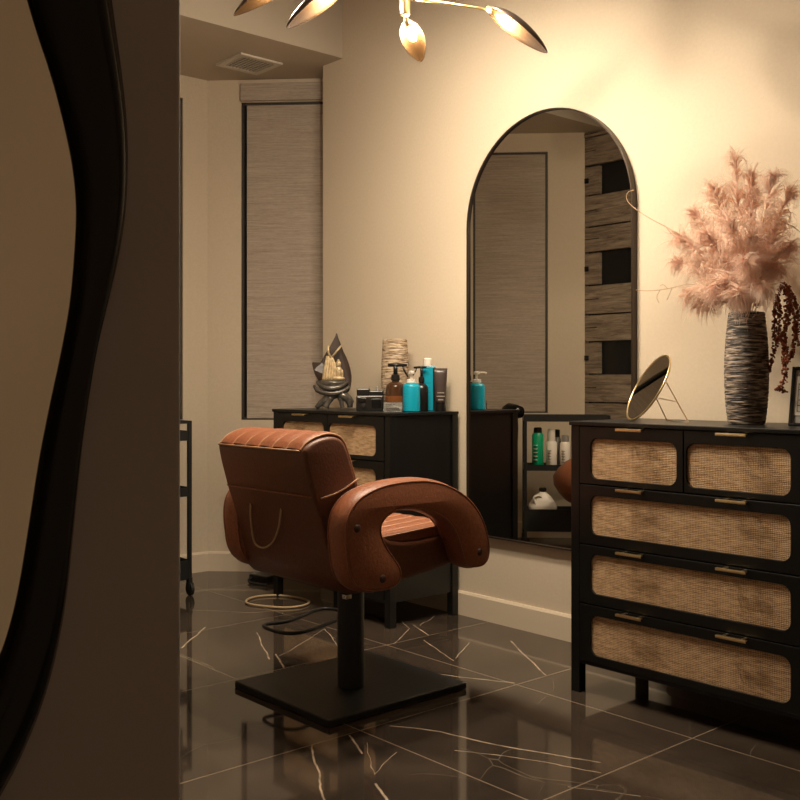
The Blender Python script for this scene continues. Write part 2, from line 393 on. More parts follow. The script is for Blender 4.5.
# plank wall (parallel to the back wall, seen in the mirror)
PY = -2.112
bm = B(); box(bm, -4.045, PY-.12, 0, -2.3, PY-.03, ZS); box(bm, -3.90, PY-.12, ZS, -2.3, PY-.03, ZC); struct('wall_plank_backing', bm, 'window_dark')
rows = [(0.0, 0.164, 0), (0.164, 0.394, 0), (0.394, 0.686, 1), (0.686, 0.862, 0), (0.868, 1.042, 0), (1.047, 1.247, 1), (1.253, 1.418, 0), (1.425, 1.604, 0), (1.61, 1.813, 1), (1.82, 1.974, 0), (1.982, 2.175, 0), (2.181, 2.362, 1), (2.369, 2.542, 0), (2.549, 2.58, 0)]
bm = B()
for i, (z0, z1, hole) in enumerate(rows):
    dy = random.uniform(-.004, .006)
    if hole:
        box(bm, -4.058, PY-.03, z0, -3.94, PY+dy, z1-.004); box(bm, -3.68+.02*(i % 3), PY-.03, z0, -2.3, PY+dy, z1-.004)
        box(bm, -4.045, PY, (z0+z1)/2-.016, -4.02, PY+.012, (z0+z1)/2+.014, mi=1)
    else:
        box(bm, -4.058, PY-.03, z0, -2.3, PY+dy, z1-.003)
        box(bm, -4.058, PY+dy-.001, (z0+z1)/2, -3.96+.02*(i % 2), PY+dy+.0006, (z0+z1)/2+.004, mi=1)
struct('wall_planks', bm, ['weathered_wood', 'window_dark'])

# foreground partition
bm = B(); box(bm, -1.13, -4.6, 0, -1.0, -2.4855, ZC); struct('wall_partition', bm, 'plaster_gray', bevel=.008, seg=4)

# ceiling vent
v0 = Vector((-4.385, -.425, ZS)); v1 = Vector((-4.15, -.182, ZS))
vt = thing('ceiling_vent', 'small white square air vent in the low ceiling above the corner window', 'vent', ((v0.x+v1.x)/2, (v0.y+v1.y)/2, ZS))
hx, hy = (v1.x-v0.x)/2, (v1.y-v0.y)/2
bm = B()
for a in ((-hx, -hy, hx, -hy+.03), (-hx, hy-.03, hx, hy), (-hx, -hy+.03, -hx+.03, hy-.03), (hx-.03, -hy+.03, hx, hy-.03)): box(bm, a[0], a[1], -.01, a[2], a[3], -.0005)
obj('vent_frame', bm, 'vent_paint', vt)
bm = B(); box(bm, -hx+.03, -hy+.03, -.002, hx-.03, hy-.03, -.0008); obj('vent_backing', bm, 'window_metal', vt)
for k in range(9):
    yy = -hy+.042+k*(2*hy-.084)/8
    bm = B(); box(bm, -hx+.03, yy-.005, -.009, hx-.03, yy+.003, -.004); obj('slat', bm, 'vent_paint', vt)

# ---------------------------------------------------------------- dressers
W_, H_, DP = .8326, .87, .385
def ring_panel(bm, X0, Z0, X1, Z1, hole, y0, y1):
    """front board with a rounded hole; y0 front, y1 back"""
    n = len(hole); cx = sum(p[0] for p in hole)/n; cz = sum(p[1] for p in hole)/n
    def outer(p, k):
        q = k//(n//4)  # corner index
        c = ((X1, Z1), (X0, Z1), (X0, Z0), (X1, Z0))[q]; j = k % (n//4); h = n//4-1
        # first half slides on one side, then corner, then other side
        if j*2 == h: return c
        if q == 0: return (X1, p[1]) if j*2 < h else (p[0], Z1)
        if q == 1: return (p[0], Z1) if j*2 < h else (X0, p[1])
        if q == 2: return (X0, p[1]) if j*2 < h else (p[0], Z0)
        return (p[0], Z0) if j*2 < h else (X1, p[1])
    rings = []
    o = [outer(p, k) for k, p in enumerate(hole)]
    for lst, y in ((o, y1), (o, y0), (hole, y0), (hole, y1)):
        rings.append([bm.verts.new((p[0], y, p[1])) for p in lst])
    for A, Bq in zip(rings, rings[1:]+rings[:1]):
        for i in range(n):
            j = (i+1) % n
            bm.faces.new((A[i], A[j], Bq[j], Bq[i]))
    bmesh.ops.remove_doubles(bm, verts=bm.verts, dist=1e-6)
def make_dresser(label, loc, rz):
    t = thing('rattan_dresser', label, 'dresser', loc, rz)
    # local: x 0..W, y 0 (front) .. DP (back)
    bm = B(); box(bm, -.004, -.006, H_-.013, W_+.004, DP, H_); obj('top', bm, 'black_paint', t, bevel=.002)
    for x, y in ((0, 0), (W_-.034, 0), (0, DP-.034), (W_-.034, DP-.034)):
        bm = B(); box(bm, x, y, 0, x+.034, y+.034, H_-.013); obj('leg', bm, 'black_paint', t, bevel=.002)
    for x in (.008, W_-.022):
        bm = B(); box(bm, x, .034, .10, x+.014, DP-.034, H_-.013); obj('side_panel', bm, 'black_paint', t)
    bm = B(); box(bm, .034, DP-.03, .10, W_-.034, DP-.02, H_-.013); obj('back_panel', bm, 'black_paint', t)
    bm = B(); box(bm, .034, .004, .094, W_-.034, .03, .106); box(bm, .034, .03, .094, W_-.034, DP-.03, .102); obj('bottom_rail', bm, 'black_paint', t, bevel=.001)
    def drawer(x0, x1, z0, z1, hx0, hx1, hz0, hz1, handles, nm):
        bm = B(); hole = rrect(hx0, hz0, hx1, hz1, .028, 6)
        ring_panel(bm, x0, z0, x1, z1, hole, -.002, .016)
        dr = obj('drawer', bm, 'black_paint', t, bevel=.0015)
        bm = B(); n = len(hole); hole2 = [((p[0]-(hx0+hx1)/2)*1.03+(hx0+hx1)/2, (p[1]-(hz0+hz1)/2)*1.03+(hz0+hz1)/2) for p in hole]
        A = [bm.verts.new((p[0], .006, p[1])) for p in hole]; Bq = [bm.verts.new((p[0], .013, p[1])) for p in hole]
        bm.faces.new(A); bm.faces.new(Bq)
        for i in range(n): bm.faces.new((A[i], A[(i+1) % n], Bq[(i+1) % n], Bq[i]))
        obj('rattan_panel', bm, 'rattan', dr)
        for h0, h1 in handles:
            bm = B(); box(bm, h0, -.038, z1-.0035, h1, -.026, z1-.001); box(bm, h0+.014, -.026, z1-.0035, h0+.022, 0, z1-.001); box(bm, h1-.022, -.026, z1-.0035, h1-.014, 0, z1-.001); box(bm, h0, -.038, z1-.009, h1, -.036, z1-.0035)
            obj('handle', bm, 'brass', dr, bevel=.001)
    a, bb, a_r, b_r = .078, .392, .0885, .408; c, e = .1995, .2929
    zz = [(.108, .288), (.292, .477), (.481, .669), (.673, .855)]
    hz = [(.130, .257), (.325, .450), (.513, .637), (.690, .818)]
    m = .037
    for k in range(3): drawer(m, W_-m, zz[k][0], zz[k][1], a, W_-a_r, hz[k][0], hz[k][1], ((c, e), (W_-e, W_-c)), '')
    drawer(m, W_/2-.002, zz[3][0], zz[3][1], a, bb, hz[3][0], hz[3][1], ((c, e),), '')
    drawer(W_/2+.002, W_-m, zz[3][0], zz[3][1], W_-b_r, W_-a_r, hz[3][0], hz[3][1], ((W_-e, W_-c),), '')
    return t
make_dresser('black dresser with rattan drawers and brass pulls, under the pampas vase at right', (-2.085, -.480, 0), .0106)
make_dresser('black rattan-front dresser behind the brown salon chair, holding bottles and a statue', (-3.908, -.402, 0), 0)

# ---------------------------------------------------------------- arched wall mirror
xl = onY(465.6, 300, -.034).x; xr = onY(637.5, 300, 0).x; ztop = onY(558, 105.5, -.03).z; zbot = .352
am = thing('arched_mirror', 'tall arched wall mirror with a thin dark bronze frame', 'mirror', ((xl+xr)/2, 0, zbot))
hw = (xr-xl)/2; zh = ztop-zbot
def arch(hw, z0, z1, n=40):
    pts = [(hw, z0)]
    zc_ = z1-hw
    for k in range(n+1):
        a = PI*k/n; pts.append((hw*math.cos(a), zc_+hw*math.sin(a)))
    pts.append((-hw, z0)); return pts
bm = B(); o1 = arch(hw, 0, zh); i1 = arch(hw-.0065, .0065, zh-.0065)
R4 = [[bm.verts.new((p[0], y, p[1])) for p in lst] for lst, y in ((o1, -.002), (o1, -.030), (i1, -.030), (i1, -.002))]
for A, Bq in zip(R4, R4[1:]+R4[:1]):
    for i in range(len(o1)):
        j = (i+1) % len(o1); bm.faces.new((A[i], A[j], Bq[j], Bq[i]))
obj('frame', bm, 'bronze_frame', am, bevel=.001)
bm = B(); g = arch(hw-.007, .007, zh-.007)
A = [bm.verts.new((p[0], -.020, p[1])) for p in g]; Bq = [bm.verts.new((p[0], -.005, p[1])) for p in g]
bm.faces.new(A); bm.faces.new(Bq)
for i in range(len(g)): bm.faces.new((A[i], A[(i+1) % len(g)], Bq[(i+1) % len(g)], Bq[i]))
obj('glass', bm, 'mirror_glass', am)

# ---------------------------------------------------------------- wavy mirror on the partition
outer = [(110,-25),(116,20),(123,70),(128,115),(129.5,155),(128,205),(121,255),(109,305),(98,350),(90,400),(83,450),(76,520),(69,590),(61,640),(49,690),(30,742),(4,795)]
inner = [(24,-25),(38,25),(55,75),(68,125),(77,170),(80,210),(78,250),(74,300),(65,350),(54,400),(42,460),(33,520),(22,590),(11,635),(-2,670),(-14,700),(-30,725)]
def yz(px, py): v = onX(px, py, -.985); return (v.y, v.z)
O = [yz(*p) for p in outer]; I = [yz(*p) for p in inner]
O = [(-2.60, 1.56), (-2.585, 1.50)]+O+[(-2.76, .50), (-2.90, .455)]
I = [(-2.72, 1.50), (-2.68, 1.46)]+I+[(-2.78, .59), (-2.90, .555)]
# mirror the outline about the centre to close the ring on its hidden side
cy = -2.93
def closeloop(R_, topz, botz):
    L_ = [(2*cy-y+.03*math.sin(z*6), z) for y, z in R_]
    return R_+[(cy, botz)]+L_[::-1]+[(cy, topz)]
O = closeloop(O, 1.62, .45); I = closeloop(I, 1.535, .548)
nm_ = len(O)
Os = smooth_pts([(y, z, 0) for y, z in O], 2, True); Is = smooth_pts([(y, z, 0) for y, z in I], 2, True)
wm = thing('wavy_mirror', 'large wavy mirror with thick glossy black frame on the near partition', 'mirror', (-1.0, cy, 1.0))
bm = B(); rings = []
secs = [(0., .002), (0., .012), (.18, .026), (.45, .030), (.60, .022), (.68, .024), (.85, .019), (1., .010), (1., .002)]
for t_, x in secs: rings.append([bm.verts.new((x, a.x*(1-t_)+b3.x*t_-cy, a.y*(1-t_)+b3.y*t_-1.0)) for a, b3 in zip(Os, Is)])
for A, Bq in zip(rings, rings[1:]):
    for i in range(len(A)): j = (i+1) % len(A); bm.faces.new((A[i], A[j], Bq[j], Bq[i]))
obj('frame', bm, 'black_gloss', wm, smooth=True)
bm = B(); rr = [[bm.verts.new((x, p.x*.98+cy*.02-cy if False else p.x-cy, p.y-1.0)) for p in Is] for x in (.002, .008)]
for i in range(len(Is)): j = (i+1) % len(Is); bm.faces.new((rr[0][i], rr[0][j], rr[1][j], rr[1][i]))
bm.faces.new(rr[0]); bm.faces.new(rr[1]); obj('glass', bm, 'mirror_glass_warm', wm)

# ---------------------------------------------------------------- salon chair
CX, CY = -2.52, -.99
ch = thing('salon_chair', 'brown leather hydraulic salon chair with curved arms in front of the arched mirror', 'chair', (CX, CY, 0))
def LB(bm): # world to chair-local
    for v in bm.verts: v.co -= Vector((CX, CY, 0))
    return bm
bm = B(); box(bm, CX-.305, CY-.295, .0, CX+.205, CY+.265, .022); bp_ = obj('base_plate', LB(bm), 'black_metal', ch, bevel=.004)
bm = B(); lathe(bm, [(.043, .022), (.043, .37)], 32, (CX-.01, CY-.045)); obj('column', LB(bm), 'black_metal', ch, smooth=False, bevel=.003)
bm = B(); box(bm, CX-.10, CY-.13, .36, CX+.08, CY+.06, .40); obj('seat_mount', LB(bm), 'black_metal', ch, bevel=.004)
bm = B(); v = onX(347, 597, CX+.05); box(bm, v.x-.012, v.y-.012, v.z-.006, v.x+.01, v.y+.01, v.z+.01); obj('bolt', LB(bm), 'chrome', ch, bevel=.002)
# pump lever loop
z = .16
pl = [onZ(340, 610, z), onZ(320, 607.5, z), onZ(290, 622, z), onZ(264, 624, z), onZ(264, 628, z), onZ(285, 634, z), onZ(305, 632.5, z), onZ(340, 619, z)]
bm = B(); tube(bm, smooth_pts(pl, 2), .0065, 8); obj('pump_lever', LB(bm), 'black_metal', ch, smooth=True)
def prism_x(bm, prof, x0, x1, rad=.015, n=3):
    loop = [Vector(p) for p in prof]
    lv = []
    for k in range(n+1):
        a = PI/2*k/n; lv.append((x0+rad*(1-math.sin(a)), rad*(1-math.cos(a))))
    lv = lv[::-1]  # from face outward
    left = [(x0+rad*(1-math.cos(PI/2*k/n)), rad*(1-math.sin(PI/2*k/n))) for k in range(n+1)]
    right = [(x1-rad*(1-math.cos(PI/2*k/n)), rad*(1-math.sin(PI/2*k/n))) for k in range(n, -1, -1)]
    loft_slab(bm, loop, left+right, lambda p, w: (w, p.x, p.y))
# backrest: leaning slab with channels across top and front
BX0, BX1 = -2.752, -2.288
prof = [(-1.275, .405), (-1.335, .60), (-1.36, .67), (-1.395, .795), (-1.385, .815), (-1.34, .836), (-1.29, .842), (-1.255, .832), (-1.235, .80), (-1.19, .66), (-1.16, .55), (-1.15, .50), (-1.16, .42)]
ps = [Vector((q.x, q.y)) for q in smooth_pts([(a, b3, 0) for a, b3 in prof], 2, True)]
bm = B(); prism_x(bm, ps, BX0, BX1, .012); obj('backrest', LB(bm), 'leather_shaded', ch, smooth=False, bevel=0).data.shade_smooth()
# channelled inner cushion over the top & front
fp = smooth_pts([(-1.392, .806, 0), (-1.375, .826, 0), (-1.335, .843, 0), (-1.29, .850, 0), (-1.247, .838, 0), (-1.225, .80, 0), (-1.18, .66, 0), (-1.148, .55, 0), (-1.14, .49, 0)], 2)
bm = B(); nch = 6; sub_ = 8; cols = []
for i in range(nch*sub_+1):
    u = i/(nch*sub_); x = BX0+.018+(BX1-BX0-.036)*u; ph = (i % sub_)/sub_
    bul = math.sqrt(max(0, math.sin(PI*ph)))*.007
    col_ = []
    for k, p in enumerate(fp):
        t_ = (fp[min(k+1, len(fp)-1)]-fp[max(k-1, 0)]).normalized(); nn = Vector((-t_.y, t_.x, 0))
        q = p+nn*bul; 
        skew = .0
        col_.append(bm.verts.new((x+skew, q.x, q.y)))
    cols.append(col_)
for A, Bq in zip(cols, cols[1:]):
    for k in range(len(fp)-1): bm.faces.new((A[k], A[k+1], Bq[k+1], Bq[k]))
obj('back_cushion', LB(bm), 'leather', ch, smooth=True)
for i in range(nch+1):
    x = BX0+.018+(BX1-BX0-.036)*i/nch
    if 1:
        bm = B(); tube(bm, [(x+(.0), p.x, p.y) for p in fp], .0035 if i in (0, nch) else .0022, 6); obj('piping', LB(bm), 'piping', ch, smooth=True)
# rear seam piping
bm = B(); tube(bm, smooth_pts([(BX0-.002, -1.355, .672), (BX0+.02, -1.366, .672), (BX1-.004, -1.366, .672)], 1), .0022, 6); obj('piping', LB(bm), 'leather', ch, smooth=True)
bm = B(); tube(bm, smooth_pts([(BX1+.001, -1.335, .667), (BX1+.002, -1.27, .68), (BX1+.001, -1.2, .715)], 1), .0028, 6); obj('piping', LB(bm), 'piping', ch, smooth=True)
bm = B(); tube(bm, [(BX0+.018, -1.398, .803), (BX1-.018, -1.398, .803)], .003, 6); obj('piping', LB(bm), 'piping', ch, smooth=True)
# seat box and seat cushion
bm = B(); prof = [(-1.30, .60), (-1.315, .52), (-1.275, .40), (-1.22, .375), (-.90, .415), (-.80, .43), (-.785, .48), (-.81, .53), (-1.10, .515), (-1.17, .60)]
ps = [Vector((q.x, q.y)) for q in smooth_pts([(a, b3, 0) for a, b3 in prof], 2, True)]
prism_x(bm, ps, -2.775, -2.265, .02); obj('seat_shell', LB(bm), 'leather_shaded', ch, smooth=True)
bm = B(); nch = 8; rows_ = []
for i in range(nch*sub_+1):
    u = i/(nch*sub_); x = -2.765+.49*u; ph = (i % sub_)/sub_; bul = math.sqrt(max(0, math.sin(PI*ph)))*.008
    row = []
    for k in range(15):
        v_ = k/14; y = -1.17+v_*.385; zz_ = .532+.022*v_-(.022*max(0, (v_-.86)/.14)**2)
        row.append(bm.verts.new((x, y, zz_+bul)))
    row.append(bm.verts.new((x, -.778, .49)))
    rows_.append(row)
for A, Bq in zip(rows_, rows_[1:]):
    for k in range(15): bm.faces.new((A[k], A[k+1], Bq[k+1], Bq[k]))
for row in (rows_[0], rows_[-1]):  # side skirts
    low = [bm.verts.new((v.co.x, v.co.y, .48)) for v in row]
    for k in range(len(row)-1): bm.faces.new((row[k], row[k+1], low[k+1], low[k]))
obj('seat', LB(bm), 'leather', ch, smooth=True)
for i in range(1, nch+1):
    x = -2.765+.49*i/nch
    bm = B(); tube(bm, [(x, -1.16, .5335), (x, -.84, .5535), (x, -.80, .548)], .0028, 6); obj('piping', LB(bm), 'piping', ch, smooth=True)
# arms
af = [(120,420),(113,340),(120,262),(150,200),(200,150),(290,110),(400,92),(500,90),(600,120),(680,180),(730,260),(755,350),(760,420),(740,468),(690,482),(650,470),(630,400),(615,340),(575,270),(500,228),(400,215),(340,228),(290,262),(272,312),(290,370),(330,430),(365,480),(365,535),(330,572),(250,590),(170,580),(130,510)]
XO = -2.185
A2 = []
for a, b3 in af:
    v = onX(320+a/4.444, 460+b3/4.444, XO); A2.append((v.y, v.z, 0))
A2 = [Vector((q.x, q.y)) for q in smooth_pts(A2, 2, True)]
def arm(sign):
    th_ = .088; r = .022
    xo = XO; xi = XO-th_
    def mx(w): return w if sign > 0 else 2*(CX+.012)-w
    bm = B()
    lev = [(xo, .012), (xo-.004, .005), (xo-.012, 0), (xo-.03, -.006), (xo-.058, -.006), (xo-.076, 0), (xo-.084, .005), (xi, .012)]
    n = len(A2)
    rings = [[bm.verts.new((mx(w), p.x, p.y)) for p in offset(A2, d_)] for w, d_ in lev]
    for A, Bq in zip(rings, rings[1:]):
        for i in range(n): j = (i+1) % n; bm.faces.new((A[i], A[j], Bq[j], Bq[i]))
    cap_ring(bm, rings[0], offset(A2, lev[0][1])); cap_ring(bm, rings[-1], offset(A2, lev[-1][1]))
    a_ = obj('armrest', LB(bm), 'leather', ch, smooth=True)
    for w in (xo-.004, xi+.004):
        bm = B(); tube(bm, [(mx(w), p.x, p.y) for p in offset(A2, .003)], .0028, 6, closed=True); obj('piping', LB(bm), 'leather' , a_, smooth=True)
    for px, py in ((357.5, 528.5), (383, 579), (480, 552)):
        v = onX(px, py, XO)
        bm = B(); lathe(bm, [(.001, .004), (.009, .003), (.012, 0), (.011, -.004)], 14); 
        for q in bm.verts: q.co = Vector((mx(XO+q.co.z*1.0), v.y+q.co.x, v.z+q.co.y))
        obj('button', LB(bm), 'button_shaded', a_, smooth=True)
arm(1); arm(-1)
# cord loop hanging on the chair's back
def backY(z): return -1.345+(.64-z)*.30 if z > .6 else -1.337+(.6-z)*.25
cl = []
for px, py in ((251.5, 494), (250, 512), (252, 530), (254, 543), (260, 548), (267, 547.5), (274, 541), (279, 528), (280.5, 515), (282, 502)):
    Y = -1.36
    for _ in range(4): p = onY(px, py, Y); Y = -1.337-.010+(.60-p.z)*-.30 if p.z > .6 else -1.337-.012+(.60-p.z)*.31
    cl.append(p)
bm = B(); tube(bm, smooth_pts(cl, 2), .0032, 6); obj('cord_loop', LB(bm), 'cord', ch, smooth=True)

# ---------------------------------------------------------------- chandelier
hub = onY(405, 15, -.97)
HD = (hub-CAM).dot(Vector((-S_, C_, 0)))
cd = thing('chandelier', 'brass chandelier with leaf-shaped metal shades above the salon chair', 'chandelier', hub)
bm = B(); lathe(bm, [(.014, 0), (.016, .002), (.016, .085), (.012, .09), (.012, .12), (.030, .125), (.030, .17), (.008, .18), (.008, ZC-hub.z-.03), (.06, ZC-hub.z-.028), (.06, ZC-hub.z)], 24)
obj('stem', bm, 'brass_soft', cd, smooth=False, bevel=.001).data.shade_smooth()
RT = Vector((C_, S_, 0)); FW = Vector((-S_, C_, 0)); UP = Vector((0, 0, 1))
def P3(px, py, dd): return CAM+ray(px, py)*(dd*HD/3.08)-hub
def leaf(base, tip, opening, wmax, name='lamp_shade'):
    a = (tip-base); ln = a.length; a.normalize(); o_ = (opening-a*opening.dot(a)).normalized(); s_ = a.cross(o_)
    bmI = B(); nu, nv = 20, 12
    def pt(u, v, off):
        w = wmax*(math.sin(PI*min(1, u*.96+.04)**.8)**.65)*(1 if u < .999 else 0.0)
        w = max(w, .0015)
        ang = v*1.35; dep = w*1.05
        prof_ = -o_*(math.cos(ang)*dep-math.cos(1.35)*dep)-o_*off*.0
        return base+a*(u*ln)+s_*(math.sin(ang)/math.sin(1.35)*w)+prof_-o_*off*math.cos(ang)+s_*off*math.sin(ang)+o_*(.02*math.sin(PI*u))*.0
    G = [[[bmI.verts.new(pt(i/nu, -1+2*j/nv, off)) for j in range(nv+1)] for i in range(nu+1)] for off in (0, .002)]
    for g, mi in ((G[0], 0), (G[1], 1)):
        for i in range(nu):
            for j in range(nv):
                q = (g[i][j], g[i+1][j], g[i+1][j+1], g[i][j+1]); f = bmI.faces.new(q if mi == 0 else q[::-1]); f.material_index = mi
    for i in range(nu):
        for j in (0, nv):
            f = bmI.faces.new((G[0][i][j], G[0][i+1][j], G[1][i+1][j], G[1][i][j])); f.material_index = 1
    s = obj(name, bmI, ['shade_inner', 'shade_outer'], cd, smooth=True)
    # socket and bulb
    bm = B(); off = -o_*(wmax*.10)
    tube(bm, [base-a*.012+off, base+a*.035+off], .009, 12); obj('socket', bm, 'brass_soft', s, smooth=True)
    bm = B(); c0 = base+off; pts = [c0+a*t_ for t_ in (.032, .04, .052, .066, .078, .086, .09)]; tube(bm, pts, [.006, .0095, .0135, .0145, .011, .006, .001], 10)
    obj('bulb', bm, 'bulb_glow', s, smooth=True)
    return s
def armr(p0, p1, mid=None):
    bm = B(); tube(bm, smooth_pts([p0]+([mid] if mid else [])+[p1], 2), .0042, 8); obj('arm', bm, 'brass_soft', cd, smooth=True)
dh = 3.06
H1 = Vector((0, 0, .10)); H2 = Vector((0, 0, .055))
cfg = [ # base px, py, depth ; tip px, py, depth ; opening ; width
 ((489, 11, 3.05), (547, 53, 3.0), (-UP*.8-FW*.18-RT*.6), .042),
 ((407, 22, 3.16), (421, 62, 3.32), (-UP*.6-FW*.9-RT*.1), .038),
 ((346, -14, 3.0), (287, 28, 2.95), (-UP*.8-FW*.2+RT*.6), .044),
 ((292, -20, 3.22), (234, 16, 3.30), (-UP*.8-FW*.2+RT*.6), .042),
 ((432, -66, 3.0), (478, -62, 2.88), (-UP*1.+FW*.1), .044),  # extra shade and bulb above the view, added to light the wall
 ((372, -62, 3.25), (330, -58, 3.42), (-UP*1.+FW*.1), .044)]  # second unseen shade, likewise added for light on the wall
for (b0, t0, op, w_) in cfg:
    pb = P3(*b0); ptp = P3(*t0); leaf(pb, ptp, op, w_)
    a = (ptp-pb).normalized(); z0_ = H2 if b0[1] > -30 else Vector((0, 0, .15))
    armr(z0_, pb-a*.01)

# ---------------------------------------------------------------- items on the left dresser
ZT = H_
def at(px, Y): p = onY(px, 400, Y); return Vector((p.x, Y, ZT))
def scale_at(px, Y): p = ray(px, 400); return ((Y+D)/p.y)/F   # metres per pixel of height
def lathe_obj(name, prof, mat, parent, n=28, **k):
    bm = B(); lathe(bm, prof, n); return obj(name, bm, mat, parent, smooth=False, **k)
def sm(o, ang=.7):
    for p in o.data.polygons: p.use_smooth = True
    try: o.data.set_sharp_from_angle(angle=ang)
    except Exception: pass
    return o
def pump_bottle(name, label, px, Y, w, h, bodym, capm, cat='bottle', group=None, square=False):
    s = scale_at(px, Y); R = w*s/2; Hh = h*s; hb = Hh*.70
    t = thing(name, label, cat, at(px, Y), group=group)
    sm(lathe_obj('body', [(R*.9, 0), (R, .004), (R, hb*.86), (R*.93, hb*.94), (R*.7, hb*.99), (R*.45, hb)], bodym, t))
    sm(lathe_obj('collar', [(R*.5, hb), (R*.55, hb+.002), (R*.55, hb+Hh*.09), (R*.3, hb+Hh*.10)], capm, t))
    bm = B(); lathe(bm, [(R*.14, hb+Hh*.09), (R*.14, Hh*.93)], 12); lathe(bm, [(R*.34, Hh*.92), (R*.36, Hh*.93), (R*.34, Hh*.99), (R*.15, Hh)], 16)
    tube(bm, [(0, 0, Hh*.955), (R*.75, -R*.6, Hh*.965), (R*.95, -R*.75, Hh*.94)], R*.14, 8); sm(obj('pump', bm, capm, t))
    return t, R, hb, Hh
tb, R, hb, Hh = pump_bottle('pump_bottle', 'turquoise pump bottle with a white pump on the left dresser', 411.5, -.215, 17.5, 41, 'turquoise', 'white_plastic')
bm = B()
for k, (wd, zf) in enumerate(((.8, .62), (.6, .52), (.7, .30), (.5, .24), (.65, .18))):
    for i in range(8):
        a0 = -1.2+wd*(-.5+i/8)*1.2-.35; a1 = a0+wd*.11
        v = [bm.verts.new((math.cos(a)*R*1.006, math.sin(a)*R*1.006, zf*hb+dz)) for a, dz in ((a0, 0), (a1, 0), (a1, .0022), (a0, .0022))]; bm.faces.new(v)
obj('label_print', bm, 'turq_label', tb)
# tan ribbed vase
s = scale_at(395, -.11); t = thing('ribbed_vase', 'tan ribbed ceramic vase standing at the back of the left dresser', 'vase', at(395, -.11))
k_ = s*27/2
def ribs(a, z): return .02*math.sin(z*420+2*math.sin(a*2))
pr_ = [(k_*.75, 0), (k_*.85, .005)]+[(k_*(.85+.17*math.sin(PI*min(1, .15+.75*i/60))), .006+i*(71*s-.01)/60) for i in range(61)]
bm = B(); lathe(bm, pr_+[(k_*.78, 71*s), (k_*.70, 71*s-.01), (k_*.66, .03)], 40, wob=ribs); sm(obj('body', bm, 'vase_tan', t), .9)
# amber sprayer bottle
def sprayer(label, px, Y, w, h, body, trig_dir, name='spray_bottle'):
    s = scale_at(px, Y); R = w*s/2; Hh = h*s; hb = Hh*.62
    t = thing(name, label, 'bottle', at(px, Y))
    sm(lathe_obj('body', [(R*.92, 0), (R, .004), (R, hb*.80), (R*.9, hb*.90), (R*.6, hb*.98), (R*.36, hb), (R*.36, hb*1.05)], body, t))
    sm(lathe_obj('collar', [(R*.42, hb*1.04), (R*.46, hb*1.05), (R*.42, hb*1.22), (R*.25, hb*1.25)], 'dark_plastic', t))
    bm = B(); d = Vector(trig_dir).normalized(); A0 = Vector((0, 0, hb*1.25)); zt = Hh-R*.16
    tube(bm, [A0, (0, 0, zt)], R*.22, 10)
    tube(bm, [Vector((0, 0, zt))-d*R*.75, Vector((0, 0, zt+.001)), Vector((0, 0, zt-.001))+d*R*1.15], [R*.16, R*.2, R*.15], 10)
    obj('spray_head', bm, 'dark_plastic', t, smooth=True)
    bm = B(); tube(bm, [Vector((0, 0, zt))+d*R*.7, Vector((0, 0, zt-R*.5))+d*R*.85, Vector((0, 0, zt-R*1.2))+d*R*1.25], [R*.09, R*.1, R*.07], 8); obj('trigger', bm, 'dark_plastic', t, smooth=True)
    return t, R, hb, Hh
t, R, hb, Hh = sprayer('amber brown spray bottle with a black trigger, in front of the tan ribbed vase', 395.5, -.235, 20, 48, 'amber_glass', RT)
bm = B(); lathe(bm, [(R*1.005, hb*.08), (R*1.01, hb*.085), (R*1.01, hb*.52), (R*1.005, hb*.525)], 28, cap=False); sm(obj('liquid_band', bm, 'amber_liquid', t))
sprayer('dark glass spray bottle between the turquoise pump bottle and the tall turquoise bottle', 421.5, -.135, 13.5, 45, 'dark_plastic', -RT)
# tall turquoise bottle (rectangular section) with white cap
s = scale_at(428, -.085); t = thing('tall_bottle', 'tall slim turquoise bottle with a white cap beside the black tube', 'bottle', at(428.5, -.085), rz=TH)
w = 14*s/2; hh = 46*s
bm = B(); box(bm, -w, -w*.6, 0, w, w*.6, hh-.006*1); obj('body', bm, 'turquoise', t, bevel=.004)
bm = B(); box(bm, w*.62, -w*.6-.0008, .004, w*.98, -w*.6+.0002, hh-.012); obj('side_band', bm, 'dark_plastic', t)
bm = B(); lathe(bm, [(w*.6, hh-.006), (w*.62, hh-.004), (w*.62, hh+6*s), (w*.4, hh+7*s)], 20, (-w*.1, 0)); sm(obj('cap', bm, 'white_plastic', t))
bm = B()
for k in range(4): box(bm, -w*.5, -w*.6-.0007, hh*(.30+.1*k), w*(.2+.1*(k % 2)), -w*.6-.0001, hh*(.30+.1*k)+.003)
obj('label_print', bm, 'turq_label', t)
# black tube
s = scale_at(441, -.07); t = thing('squeeze_tube', 'dark standing squeeze tube with wide crimped top at the right end of the bottles', 'tube', at(440.5, -.07), rz=TH)
bm = B(); n = 20; hh = 43*s; rings = []
for i in range(9):
    u = i/8; wx = s*(5.2+1.7*u); wy = s*(5.2*(1-u)**.7+.35); z_ = hh*(.18+.82*u)
    rings.append([bm.verts.new((wx*math.cos(2*PI*k/n), wy*math.sin(2*PI*k/n), z_)) for k in range(n)])
for A, Bq in zip(rings, rings[1:]):
    for k in range(n): j = (k+1) % n; bm.faces.new((A[k], A[j], Bq[j], Bq[k]))
bm.faces.new(rings[0][::-1]); bm.faces.new(rings[-1]); obj('body', bm, 'tube_plastic', t, smooth=True)
sm(lathe_obj('cap', [(s*5.2, 0), (s*5.5, .002), (s*5.3, hh*.17), (s*4.8, hh*.18)], 'dark_plastic', t))
bm = B()
for z_, w_ in ((.42, 3.4), (.34, 4.2), (.26, 2.6)): box(bm, -w_*s, -5.0*s-.0015, hh*z_, w_*s, -4.9*s-.0003, hh*z_+.0035)
obj('label_print', bm, 'light_text', t)
